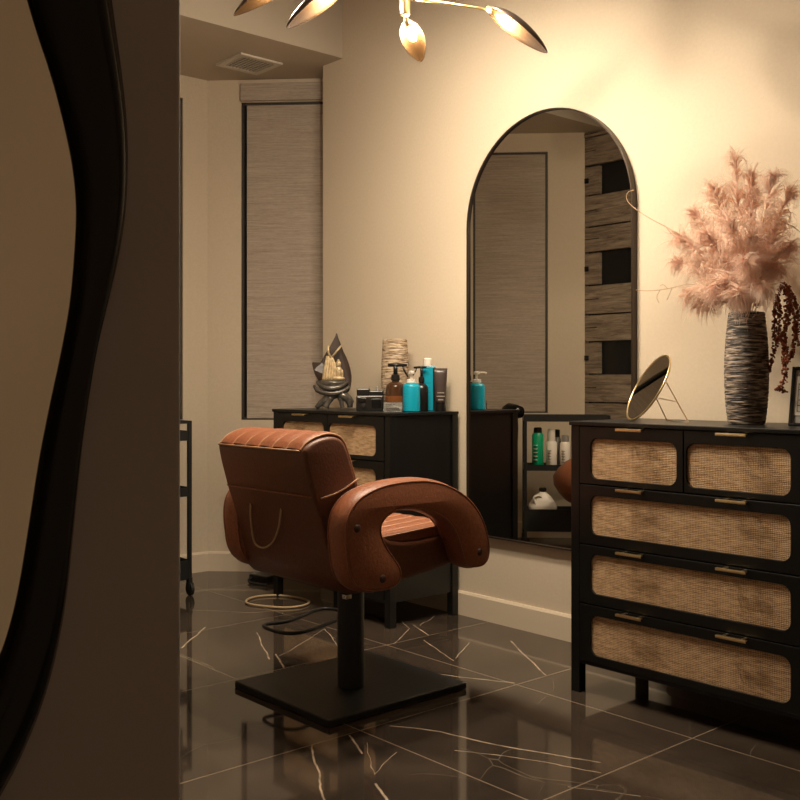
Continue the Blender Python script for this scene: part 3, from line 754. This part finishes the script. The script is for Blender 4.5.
# card in a clear holder
s = scale_at(393, -.30); t = thing('card_holder', 'small clear card holder with a printed white card at the front of the left dresser', 'card holder', at(393, -.30), rz=TH)
bm = B(); box(bm, -9.5*s, -.001, 0, 9.5*s, .001, 10*s); obj('acrylic_stand', bm, 'acrylic', t); 
bm = B(); box(bm, -9.2*s, .0015, .002, 9.2*s, .0025, 9.6*s); cdd = obj('card', bm, 'card_paper', t)
bm = B()
for z_, w0, w1 in ((7.2, -7, -1), (7.2, 0, 2), (3.6, -7, 6.5), (3.0, -6.5, 6), (1.6, -7.5, 7)):
    box(bm, w0*s, -.0018, z_*s, w1*s, -.0012, (z_+.7)*s)
obj('label_print', bm, 'label_text', cdd)
bm = B(); box(bm, -9.5*s, -.001, 0, 9.5*s, .02, .0015); obj('stand_foot', bm, 'acrylic', t)
# black device (two stacked black boxes)
s = scale_at(370, -.22); t = thing('black_storage_box', 'black plastic box with small compartments between the statue and the amber bottle', 'box', at(370, -.22), rz=TH)
bm = B(); box(bm, -13.5*s, -.045, 0, 13.5*s, .03, 15*s); box(bm, -13*s, -.04, 15*s, 0*s, .03, 22*s); box(bm, -.5*s, -.035, 15*s, 13.5*s, .03, 20*s); obj('body', bm, 'dark_plastic', t, bevel=.005)
bm = B(); box(bm, -11*s, -.049, 8*s, -4*s, -.0452, 13*s); box(bm, 2*s, -.049, 3*s, 11*s, -.0452, 12*s); obj('front_panel', bm, 'black_gloss', t, bevel=.002)
bm = B(); tube(bm, [(-6*s, -.049, 5*s), (-6*s, -.056, 5*s)], .009, 14); obj('knob', bm, 'black_metal', t, bevel=.001)
for k in range(1):
    bm = B(); lathe(bm, [(.004, 20*s), (.005, 23.5*s), (.001, 24*s)], 10, (7*s, 0)); obj('knob', bm, 'gray_plastic', t)

# leaf statue with a seated figure
s = scale_at(332, -.2)*1.05; t = thing('leaf_statue', 'dark leaf-shaped statue with a small seated golden figure on the left dresser', 'statue', at(332, -.22), rz=TH)
lf = [(-6,18),(-13,26),(-17,34),(-19.5,46),(-14,41.5),(-12,42),(-7,52),(-2,60),(2,66),(4,74),(6,66),(9,58),(15,46),(18.5,34),(18.5,24),(15,14),(4,16)]
lf = [Vector((q.x, q.y)) for q in smooth_pts([(a, b3, 0) for a, b3 in lf], 1, True)]
bm = B(); n = len(lf); rings = []
def lfp(p, off):
    x, z_ = p.x, p.y; dish = -((x/19)**2)*.030+.02
    return (x*s, .012+dish+off-(z_-40)/40*.0, z_*s)
for off, ins in ((-.002, .6), (-.004, 0), (.004, 0), (.006, .6)): rings.append([bm.verts.new(lfp(p, off)) for p in offset(lf, ins)])
for A, Bq in zip(rings, rings[1:]):
    for i in range(n): j = (i+1) % n; bm.faces.new((A[i], A[j], Bq[j], Bq[i]))
for rg in (rings[0], rings[-1]): f = bm.faces.new(rg); bmesh.ops.triangulate(bm, faces=[f])
obj('leaf', bm, 'statue_leaf', t, smooth=False)
# rocky base: arched roots
bm = B()
for pts, rr_ in ((((-15, 0, 1.5), (-9, -1, 7), (-3, -1, 12), (4, 0, 14)), (2.2, 3.2, 4.2, 4)), (((17, 0, 1.6), (17, 0, 8), (11, -1, 13), (3, 0, 15)), (2.6, 4.0, 4.4, 4)),
                 (((-6, -3, 1.5), (-4, -3, 6), (-1, -2, 11)), (3.2, 2.8, 3.5)), (((10, -2, 1.4), (9, -2, 6), (8, 0, 12)), (2, 2.2, 3.5)),
                 (((-17, 0, 22), (-13, -3, 17), (-2, -5, 14.5), (10, -4, 16), (17, 0, 22)), (1.6, 2.4, 2.8, 2.4, 1.6)),
                 (((-14, -1, 26), (-9, -5, 21), (0, -7, 19), (9, -5, 21), (15, -1, 26)), (1.6, 2.4, 2.8, 2.4, 1.6))):
    n_ = len(pts); ps = smooth_pts([Vector(p)*s for p in pts], 1); rs = [rr_[min(n_-1, int(i*n_/len(ps)))]*s for i in range(len(ps))]
    tube(bm, ps, rs, 10)
obj('root_base', bm, 'statue_stone', t, smooth=True)
bm = B(); lathe(bm, [(3*s, 16*s), (11*s, 21*s), (14*s, 25*s), (12*s, 27*s), (2*s, 27.5*s)], 20)
for v in bm.verts: v.co.y = v.co.y*.6-.002
obj('water_bowl', bm, 'statue_stone', t, smooth=True)
bm = B() # seated figure: crossed legs, torso, head
for c_, r_ in (((6, -3, 29), (6.5, 4, 2.6)), ((6.5, -2.5, 35), (3.4, 2.6, 5.6)), ((6.2, -3, 42.6), (2.6, 2.4, 3.1)), ((6.2, -2.6, 45.6), (1.3, 1.3, 1.4)), ((3.2, -3, 33.5), (1.2, 1.3, 4)), ((9.8, -3, 33.5), (1.2, 1.3, 4))):
    M = Matrix.Translation(Vector(c_)*s) @ Matrix.Diagonal((*(Vector(r_)*s), 1)); bmesh.ops.create_uvsphere(bm, u_segments=14, v_segments=10, radius=1, matrix=M)
obj('seated_figure', bm, 'statue_gold', t, smooth=True)
bm = B() # folded drapery / waterfall
for k in range(5):
    x = -8+k*2.4; tube(bm, smooth_pts([Vector(p)*s for p in ((-4+k*.8, -1, 50), (x+2, -2.5, 40), (x, -4, 27))], 1), 1.5*s, 8)
obj('waterfall', bm, 'statue_gold', t, smooth=True)
bm = B(); tube(bm, [Vector(p)*s for p in ((-1, -2, 48), (-3.4, -2, 54), (-3.2, -2, 60))], .9*s, 8); tube(bm, [Vector(p)*s for p in ((0, -2, 49), (4, -2, 54), (9, -2, 60))], .9*s, 8)
obj('twig_ornament', bm, 'statue_gold', t, smooth=True)

# ---------------------------------------------------------------- items on the right dresser
# striped vase
Yv = -.27
s = scale_at(748, Yv); pb = at(746.5, Yv)
vz = thing('striped_vase', 'tall dark ceramic vase with pale horizontal streaks on the right dresser', 'vase', pb)
k_ = s*42/2; hv = 112*s
def wv(a, z): return .012*math.sin(z*610+3*math.sin(a*3+z*20))+.008*math.sin(z*1400+a*2)
pr_ = [(k_*.76, 0)]+[(k_*(.78+.24*math.sin(PI*(.08+.84*i/90)**.9)), .003+i*(hv-.006)/90) for i in range(91)]+[(k_*.76, hv), (k_*.70, hv-.004), (k_*.66, .05)]
bm = B(); lathe(bm, pr_, 48, wob=wv); sm(obj('body', bm, 'vase_stripes', vz), .9)
top = pb+Vector((0, 0, hv))
# pampas plumes
def plume_mesh(curve, nst, length, width=.00115, spread=1., seed=0, nseg=7, t0=.22):
    rnd = random.Random(seed); bm = B()
    pts = smooth_pts(curve, 2); m_ = len(pts)
    def P_(u): f = u*(m_-1); i = min(int(f), m_-2); return pts[i].lerp(pts[i+1], f-i), (pts[i+1]-pts[i]).normalized()
    tube(bm, pts, [.0018*(1-.7*i/m_) for i in range(m_)], 5)
    for k in range(nst):
        u = t0+(1-t0)*(k+rnd.random())/nst; p, t_ = P_(min(u, .999))
        env = math.sin(PI*min(1, (1-u)*.9+.12))**.6
        if k % 7 == 0: ca = rnd.random()*2*PI; cs = rnd.uniform(.35, 1.2); cd_ = rnd.uniform(.3, 2.8); cc_ = rnd.uniform(-2., 2.); csd = Vector((rnd.uniform(-1, 1), rnd.uniform(-1, 1), .3)); cl_ = rnd.uniform(.6, 1.25)
        a = ca+rnd.gauss(0, .35); ref = Vector((0, 0, 1)) if abs(t_.z) < .9 else Vector((1, 0, 0)); e1 = t_.cross(ref).normalized(); e2 = t_.cross(e1)
        out = (e1*math.cos(a)+e2*math.sin(a))*spread*cs*rnd.uniform(.8, 1.2)
        if u > .8: out *= .6
        d = (t_*rnd.uniform(.6, 1.3)+out).normalized(); ln = length*cl_*rnd.uniform(.7, 1.1)*(.5+.5*env)
        if rnd.random() < .06: ln *= 1.35
        dr = cd_*rnd.uniform(.8, 1.2); side = d.cross(csd).normalized(); curl = cc_+rnd.gauss(0, .3)
        prev = None; q = p.copy(); v = d.copy(); w0 = width*rnd.uniform(.6, 2.0)
        for g in range(nseg+1):
            wq = w0*(1-(g/nseg)**2*.8); sv = side*wq
            cur = (bm.verts.new(q-sv), bm.verts.new(q+sv))
            if prev: bm.faces.new((prev[0], prev[1], cur[1], cur[0]))
            prev = cur; v = (v+Vector((0, 0, -dr))*.095*(g+1)/2+side.cross(v)*curl*.14*(g+1)/2).normalized(); q = q+v*(ln/nseg)
    return bm
rnd = random.Random(3)
T = [(735,162,.0),(752,178,.03),(772,180,-.03),(788,195,.02),(715,190,-.02),(697,215,.05),(684,240,-.06),(680,262,.03),(702,262,.0),(708,235,-.10),(732,225,-.12),(752,240,-.08),(772,225,.04),
     (745,262,-.13),(770,268,-.02),(786,250,.05),(694,290,-.06),(720,285,-.12),(752,200,.02),(720,205,.06),(762,285,-.10),(738,292,-.12),(705,300,-.03),(728,250,.06)]
bq = thing('pampas_bouquet', 'fluffy dusty-pink pampas grass bouquet in the dark streaked vase', 'dried grass', top+Vector((0, 0, -.12)))
for i, (px, py, dy) in enumerate(T):
    tip = onY(px, py, Yv+dy); root = top+Vector((rnd.uniform(-.018, .018), rnd.uniform(-.018, .018), -.12)); mouth = top+Vector(((tip.x-top.x)*.12, (tip.y-top.y)*.12, .005))
    mid = mouth.lerp(tip, .55)+Vector((0, 0, .03+.02*rnd.random())); loc = bq.location
    tl = tip+(tip-mid).normalized()*.0
    cv = [root-loc, mouth-loc, mid-loc, tl-loc]
    bm = plume_mesh(cv, 560, .092, width=.0009, seed=i+10, spread=.8, t0=.42 if py < 270 else .5)
    obj('plume', bm, 'pampas', bq, recalc=False)
# curly bare twigs
def twig(label, pts, Y0, mat='twig', r=.0014, name='dried_twig', tw=()):
    ws = [onY(px, py, Yv+(Y0[i] if isinstance(Y0, (list, tuple)) else Y0)) for i, (px, py) in enumerate(pts)]
    root = top+Vector((0, 0, -.08)); ws = ws+[root]
    bm = B(); loc = Vector(root); tube(bm, smooth_pts([w-loc for w in ws], 3), r, 6)
    for tt in tw: tube(bm, smooth_pts([onY(px, py, Yv+Y0)-loc for px, py in tt], 1), r*.75, 5)
    o = obj(name, bm, mat, None, smooth=True, loc=loc); tag(o, label, 'dried twig'); return o
twig('thin curled twig reaching left from the bouquet to the arched mirror frame', [(634,190),(627,192),(626,200),(634,208),(650,219),(675,231),(710,262)], 0.)
twig('pale forked twig sticking out low on the left of the bouquet', [(636,290),(650,291),(668,289),(690,283),(720,290)], -.02, tw=([(660,290),(656,297),(659,303)], [(668,289),(663,284),(660,286)], [(672,288),(667,300)]))
twig('thin dry twig arching right from the top of the bouquet', [(800,232),(790,224),(770,221),(750,240)], .02)
# red hanging amaranth
rnd2 = random.Random(5)
root = top+Vector((0, 0, -.06)); ws = [onY(757, 306, Yv), onY(760, 293, Yv), onY(772, 284, Yv), onY(783, 283, Yv), onY(790, 292, Yv)]
ra = thing('amaranth_stem', 'rust-red dried amaranth hanging over the right side of the streaked vase', 'dried flower', root)
bm = B(); tube(bm, smooth_pts([Vector((0, 0, 0))]+[w-root for w in ws], 2), .0018, 6)
obj('stem', bm, 'stem_green', ra, smooth=True)
strs = [[(783,283),(776,300),(774,325),(776,345),(772,360),(768,372)], [(783,283),(788,305),(785,330),(783,350),(786,375),(782,386),(777,389),(785,392)], [(787,287),(792,305),(795,325),(793,350),(791,358)],
        [(786,286),(790,300),(789,318),(784,333),(777,342)], [(788,288),(798,308),(797,330),(799,345)], [(779,300),(780,320),(777,335),(786,345),(788,362)], [(757,306),(760,298),(762,292),(768,287)]]
for st in strs:
    bm = B(); ps = smooth_pts([onY(px, py, Yv+rnd2.uniform(-.004, .004)*5)-root for px, py in st], 2); tube(bm, ps, .0012, 5)
    for a, b3 in zip(ps, ps[1:]):
        nb = max(1, int((b3-a).length/.0045))
        for k in range(nb*4):
            c_ = a.lerp(b3, rnd2.random())+Vector((rnd2.gauss(0, .0036), rnd2.gauss(0, .0036), rnd2.gauss(0, .002))); bmesh.ops.create_icosphere(bm, subdivisions=1, radius=rnd2.uniform(.002, .0048), matrix=Matrix.Translation(c_))
    obj('flower_tassel', bm, 'amaranth', ra, smooth=False)

# round table mirror with wire stand
s = scale_at(650, -.30)
Ym = -.33
def DP2(px, py, Y): return onY(px, py, Y)
cen = onY(648, 386, Ym)
tm = thing('round_table_mirror', 'round tilted vanity mirror on a gold wire stand, on the right dresser', 'mirror', (cen.x, cen.y, H_))
# disc: major axis from (631,418) to (667,354) ; build from major axis vector and a normal
A_ = onY(631.5, 418, Ym-.035); B_ = onY(665, 354, Ym+.06)
major = (B_-A_)/2; Rm = major.length; cc = (A_+B_)/2; mj = major.normalized()
# the disc normal is found so that its apparent width is about 24 px wide across the long axis
view = (cc-CAM).normalized(); side = mj.cross(view).normalized()
best = None
for k in range(0, 90):
    a = math.radians(k); mi_ = (side*math.cos(a)+side.cross(mj)*math.sin(a)); e_ = cc+mi_*Rm
    def prj(P):
        v = P-CAM; d = v.dot(FW); return Vector((400+F*v.dot(RT)/d, HOR-F*v.z/d))
    p1, p2 = prj(cc+mi_*Rm), prj(cc-mi_*Rm); w = (p1-p2); mjp = (prj(B_)-prj(A_)).normalized(); wd = abs(w.x*mjp.y-w.y*mjp.x)
    if best is None or abs(wd-23) < best[0]: best = (abs(wd-23), mi_.copy())
mi_ = best[1]; nn = mj.cross(mi_).normalized()
if nn.dot(view) > 0: nn = -nn      # towards the camera
org = Vector((cen.x, cen.y, H_))
low = min((cc+(mj*math.cos(a)+mi_*math.sin(a))*Rm).z for a in [k*.1 for k in range(63)])
dz = Vector((0, 0, H_+.006-low))
def dpt(a, r, off): return cc+dz+(mj*math.cos(a)+mi_*math.sin(a))*r+nn*off-org
bm = B(); tube(bm, [dpt(2*PI*k/64, Rm, 0) for k in range(64)], .0035, 8, closed=True); obj('rim', bm, 'brass', tm, smooth=True)
bm = B(); A = [bm.verts.new(dpt(2*PI*k/64, Rm-.002, .001)) for k in range(64)]; Bq = [bm.verts.new(dpt(2*PI*k/64, Rm-.002, -.002)) for k in range(64)]
bm.faces.new(A); bm.faces.new(Bq)
for k in range(64): j = (k+1) % 64; bm.faces.new((A[k], A[j], Bq[j], Bq[k]))
obj('glass', bm, 'mirror_glass', tm)
a0 = onY(664, 378, -.30)-org; a1 = onZ(688.5, 420, H_+.003)
def foot(px, Y): p = onY(px, 400, Y); return Vector((p.x, p.y, H_+.003))-org
f1 = foot(688.5, -.33); f2 = foot(667, -.27); u1 = onY(664, 378, -.29)-org; u2 = onY(655.5, 397, -.32)-org
bm = B(); tube(bm, [u1, f1, f2, u2], .0018, 6); m1 = u1.lerp(f1, .55); m2 = u2.lerp(f2, .02); tube(bm, [m1, m2], .0014, 6); tube(bm, [dpt(.0, Rm*.55, -.003), u1+Vector((0, 0, .004))], .002, 6)
obj('wire_stand', bm, 'brass', tm, smooth=False)

# picture frame at the right edge
s = scale_at(800, -.3); Yp = -.27
b0 = onY(788.5, 421, Yp); b0.z = H_
pf = thing('picture_frame', 'thin black picture frame leaning at the right end of the right dresser', 'picture frame', b0, rz=.25)
Mt = Matrix.Rotation(math.radians(-17), 4, 'X')
def fb(a, m_): 
    bm = B()
    for q in a: box(bm, *q, Mt)
    return bm
fw_, fh = .17, .178
obj('frame', fb([(0, -.006, 0, .008, .01, fh), (fw_-.008, -.006, 0, fw_, .01, fh), (.008, -.006, 0, fw_-.008, .01, .008), (.008, -.006, fh-.008, fw_-.008, .01, fh)], 0), 'black_paint', pf, bevel=.001)
obj('mat_board', fb([(.008, .002, .008, fw_-.008, .006, fh-.008)], 0), 'gray_plastic', pf)
obj('print', fb([(.012, .0005, .032, fw_-.012, .0018, fh-.028)], 0), 'picture_paper', pf)
obj('print_marks', fb([(.02, -.0006, .045+.016*k, .023+.004*(k % 3), .0003, .0465+.016*k) for k in range(6)]+[(.02, -.0006, .06, .06, .0003, .0612), (.02, -.0006, .042, .09, .0003, .0432), (.02, -.0006, .042, .0212, .0003, .13)], 0), 'label_text', pf)
Ml = Matrix.Translation((fw_/2, .0, 0)) 
bm = B(); box(bm, fw_/2-.02, .062, 0, fw_/2+.02, .065, .10, Matrix.Rotation(math.radians(0), 4, 'X')); obj('easel_back', bm, 'black_paint', pf)

# ---------------------------------------------------------------- carts
def make_cart(label, loc, rz, length=.50, depth=.34, top=.815, trays=((.722, .045), (.462, .042), (.075, .09)), rail=True):
    """local x 0..length, y 0..depth"""
    t = thing('rolling_cart', label, 'cart', loc, rz)
    pw = .018
    for x in (0, length-pw):
        for y in (0, depth-pw):
            bm = B(); box(bm, x, y, .085, x+pw, y+pw, top); obj('post', bm, 'black_metal', t, bevel=.002)
            cx_, cy_ = x+pw/2, y+pw/2
            bm = B(); box(bm, cx_-.012, cy_-.010, .05, cx_+.012, cy_+.010, .085); box(bm, cx_-.010, cy_-.013, .028, cx_+.018, cy_-.009, .06); box(bm, cx_-.010, cy_+.009, .028, cx_+.018, cy_+.013, .06)
            w = obj('caster', bm, 'black_metal', t)
            bm = B(); tube(bm, [(cx_+.006, cy_-.008, .031), (cx_+.006, cy_+.008, .031)], .031, 20); obj('wheel', bm, 'rubber', w, bevel=.003)
    bm = B()
    for y in (0, depth-pw): box(bm, pw, y+.002, top-.014, length-pw, y+pw-.002, top)
    for x in (0, length-pw): box(bm, x+.002, pw, top-.014, x+pw-.002, depth-pw, top)
    if rail: obj('top_rail', bm, 'black_metal', t)
    for zb, h_ in trays:
        bm = B(); box(bm, .004, .004, zb, length-.004, depth-.004, zb+.004)
        for a in ((.003, .003, length-.003, .006), (.003, depth-.006, length-.003, depth-.003), (.003, .006, .006, depth-.006), (length-.006, .006, length-.003, depth-.006)): box(bm, a[0], a[1], zb, a[2], a[3], zb+h_)
        obj('tray', bm, 'black_metal', t)
    return t
# cart against the left wall: only its right end shows past the partition
pA = onZ(191, 595, 0)
make_cart('black metal rolling cart whose end shows beside the partition, by the left wall', (pA.x-.33, pA.y-.50, 0), 0, length=.34, depth=.50)
# cart in front of the near bay wall, seen in the arched mirror; runs parallel to that wall
pB = Vector((-3.945, -1.415, 0)); rzB = -PI/4
# local y must point to the wall (-,-): use a rotation of -45deg-? x along (+,-); y = (+,+) so place origin wall side
e_x = Vector((r2, -r2, 0)); e_y = Vector((r2, r2, 0))
oB = pB-e_y*.17
ct = make_cart('black metal rolling cart of hair products, seen only in the arched mirror', oB, rzB, length=.50, depth=.17, top=.80, trays=((.762, .038), (.475, .035), (.12, .13)), rail=False)
def cpos(x, y, z): return oB+e_x*x+e_y*y+Vector((0, 0, z))
def bottle(name, label, pos, R, h, m1_, m2_, cap=.18, marks=None):
    t = thing(name, label, 'bottle', pos)
    hb = h*(1-cap); sm(lathe_obj('body', [(R*.93, 0), (R, .003), (R, hb*.94), (R*.75, hb)], m1_, t))
    sm(lathe_obj('cap', [(R*.7, hb), (R*.72, hb+.002), (R*.7, h*.98), (R*.5, h)], m2_, t))
    if marks:
        bm = B()
        for k in range(5): box(bm, R*.2, R*.6, hb*(.25+.1*k), R*.9, R*.98, hb*(.25+.1*k)+.004, Matrix.Rotation(.3, 4, 'Z'))
        o = obj('label_print', bm, marks, t)
    return t
zt = .481
bottle('spray_can', 'green spray can with a black nozzle on the cart seen in the mirror', cpos(.085, .10, zt), .034, .245, 'green_plastic', 'dark_plastic', .13, 'white_plastic')
bottle('hair_product_bottle', 'white bottle between the green can and the smaller bottle on the cart in the mirror', cpos(.165, .10, zt), .032, .235, 'white_plastic', 'white_plastic', .3, 'gray_plastic')
bottle('hair_product_bottle', 'short white bottle right of the tall white one on the cart in the mirror', cpos(.245, .10, zt), .030, .20, 'white_plastic', 'gray_plastic', .2, 'gray_plastic')
bottle('hair_product_bottle', 'grey bottle standing behind the white bottles on the cart in the mirror', cpos(.205, .035, zt), .022, .23, 'gray_plastic', 'dark_plastic', .2)
jug = thing('plastic_jug', 'white plastic jug with a black cap on the bottom tray in the mirror', 'jug', cpos(.115, .085, .126), -PI/4)
bm = B(); ringsj = []
for z_, wx, wy in ((0, .072, .05), (.004, .078, .055), (.10, .080, .056), (.112, .084, .058), (.125, .080, .056), (.165, .050, .04), (.185, .022, .02), (.20, .016, .016)):
    ringsj.append([bm.verts.new((wx*(abs(math.cos(2*PI*k/24))**.6)*(1 if math.cos(2*PI*k/24) > 0 else -1), wy*(abs(math.sin(2*PI*k/24))**.6)*(1 if math.sin(2*PI*k/24) > 0 else -1), z_*1.15)) for k in range(24)])
for A, Bq in zip(ringsj, ringsj[1:]):
    for k in range(24): j = (k+1) % 24; bm.faces.new((A[k], A[j], Bq[j], Bq[k]))
bm.faces.new(ringsj[0][::-1]); bm.faces.new(ringsj[-1]); sm(obj('body', bm, 'white_plastic', jug), .5)
bm = B(); lathe(bm, [(.019, .218), (.022, .22), (.022, .24), (.018, .244)], 16); obj('cap', bm, 'dark_plastic', jug)
bm = B(); tube(bm, smooth_pts([(-.045, .045, .15), (-.06, .055, .19), (-.03, .045, .205), (-.01, .04, .19)], 2), .007, 8); obj('handle', bm, 'white_plastic', jug, smooth=True)
# hair dryer hanging from the cart's left end
hd = thing('hair_dryer', 'black hair dryer hooked on the end of the cart seen in the mirror', 'hair dryer', cpos(-.068, .11, .82))
bm = B(); tube(bm, [(-.05, .0, .0), (-.02, 0, .004), (.03, 0, 0), (.07, 0, -.004)], [.034, .046, .042, .034], 16); obj('barrel', bm, 'black_gloss', hd, smooth=True)
bm = B(); tube(bm, [(0, 0, -.02), (.008, 0, -.10), (.012, 0, -.17), (.004, 0, -.27)], [.036, .034, .028, .014], 12); obj('grip', bm, 'dark_plastic', hd, smooth=True)

st = thing('standin_stool', 'made-up brown leather low-back stool in place of a chair arm, seen only in the arched mirror', 'stool', (-3.43, -1.53, 0))  # invented stool standing in for a leather chair arm reflected there
bm = B(); lathe(bm, [(.19, 0), (.20, .006), (.19, .016), (.04, .022)], 32); sm(obj('base', bm, 'chrome', st))
bm = B(); lathe(bm, [(.028, .022), (.028, .38)], 20); sm(obj('column', bm, 'chrome', st))
bm = B(); lathe(bm, [(.10, .37), (.165, .38), (.18, .41), (.18, .45), (.165, .475), (.05, .485)], 36); sm(obj('seat', bm, 'leather', st), 1.2)
bm = B(); tube(bm, [(.175*math.cos(a), .175*math.sin(a), .450) for a in [PI*.0+PI*1.3*k/30 for k in range(31)]], [.05+.085*math.sin(PI*min(1, max(0, k/30)))**.5 for k in range(31)], 18)
for v in bm.verts: v.co.x *= 1-.18*(abs(v.co.z-.455)/.1)
obj('backrest', bm, 'leather', st, smooth=True)

# ---------------------------------------------------------------- floor clutter by the left dresser
ring = [onZ(x, y, .006) for x, y in ((245, 601), (252, 597), (270, 595), (290, 596), (305, 599), (311, 602), (303, 606), (285, 608), (262, 606), (248, 604))]
bm = B(); tube(bm, smooth_pts(ring, 2, True), .005, 8, closed=True)
o = obj('coiled_cable', bm, 'cord', None, smooth=True); tag(o, 'tan cable lying in a loop on the floor behind the salon chair', 'cable')
p0 = onZ(253, 580, 0)
ps_ = thing('power_strip', 'black power strip on the floor left of the left dresser', 'power strip', (p0.x, p0.y, 0), .2)
bm = B(); box(bm, 0, -.03, 0, .13, .03, .035); obj('body', bm, 'dark_plastic', ps_, bevel=.006)
bm = B(); tube(bm, smooth_pts([(.02, -.03, .02), (.03, -.07, .01), (.10, -.09, .006), (.16, -.06, .006)], 2), .005, 8); obj('cable', bm, 'rubber', ps_, smooth=True)
bm = B(); box(bm, .01, -.02, .035, .03, .0, .04); obj('switch', bm, 'gray_plastic', ps_, bevel=.001)

# ---------------------------------------------------------------- light
wd = bpy.data.worlds.new('World'); SC.world = wd; wd.use_nodes = True
wd.node_tree.nodes['Background'].inputs[0].default_value = (.9, .75, .55, 1); wd.node_tree.nodes['Background'].inputs[1].default_value = .0

# ---------------------------------------------------------------- camera
cam = bpy.data.cameras.new('camera'); co_ = bpy.data.objects.new('camera', cam); COL.objects.link(co_)
cam.sensor_fit = 'HORIZONTAL'; cam.sensor_width = 36; cam.lens = 36*F/800
co_.location = CAM; co_.rotation_euler = (PI/2, 0, TH)
cam.shift_y = -(400-HOR)/800; cam.clip_start = .02
SC.camera = co_
SC.view_settings.view_transform = 'Standard'; SC.view_settings.look = 'None'; SC.view_settings.gamma = 1
SC.view_settings.exposure = 0.
SC.cycles.max_bounces = 10; SC.cycles.diffuse_bounces = 5; SC.cycles.glossy_bounces = 6
SC.cycles.use_denoising = True
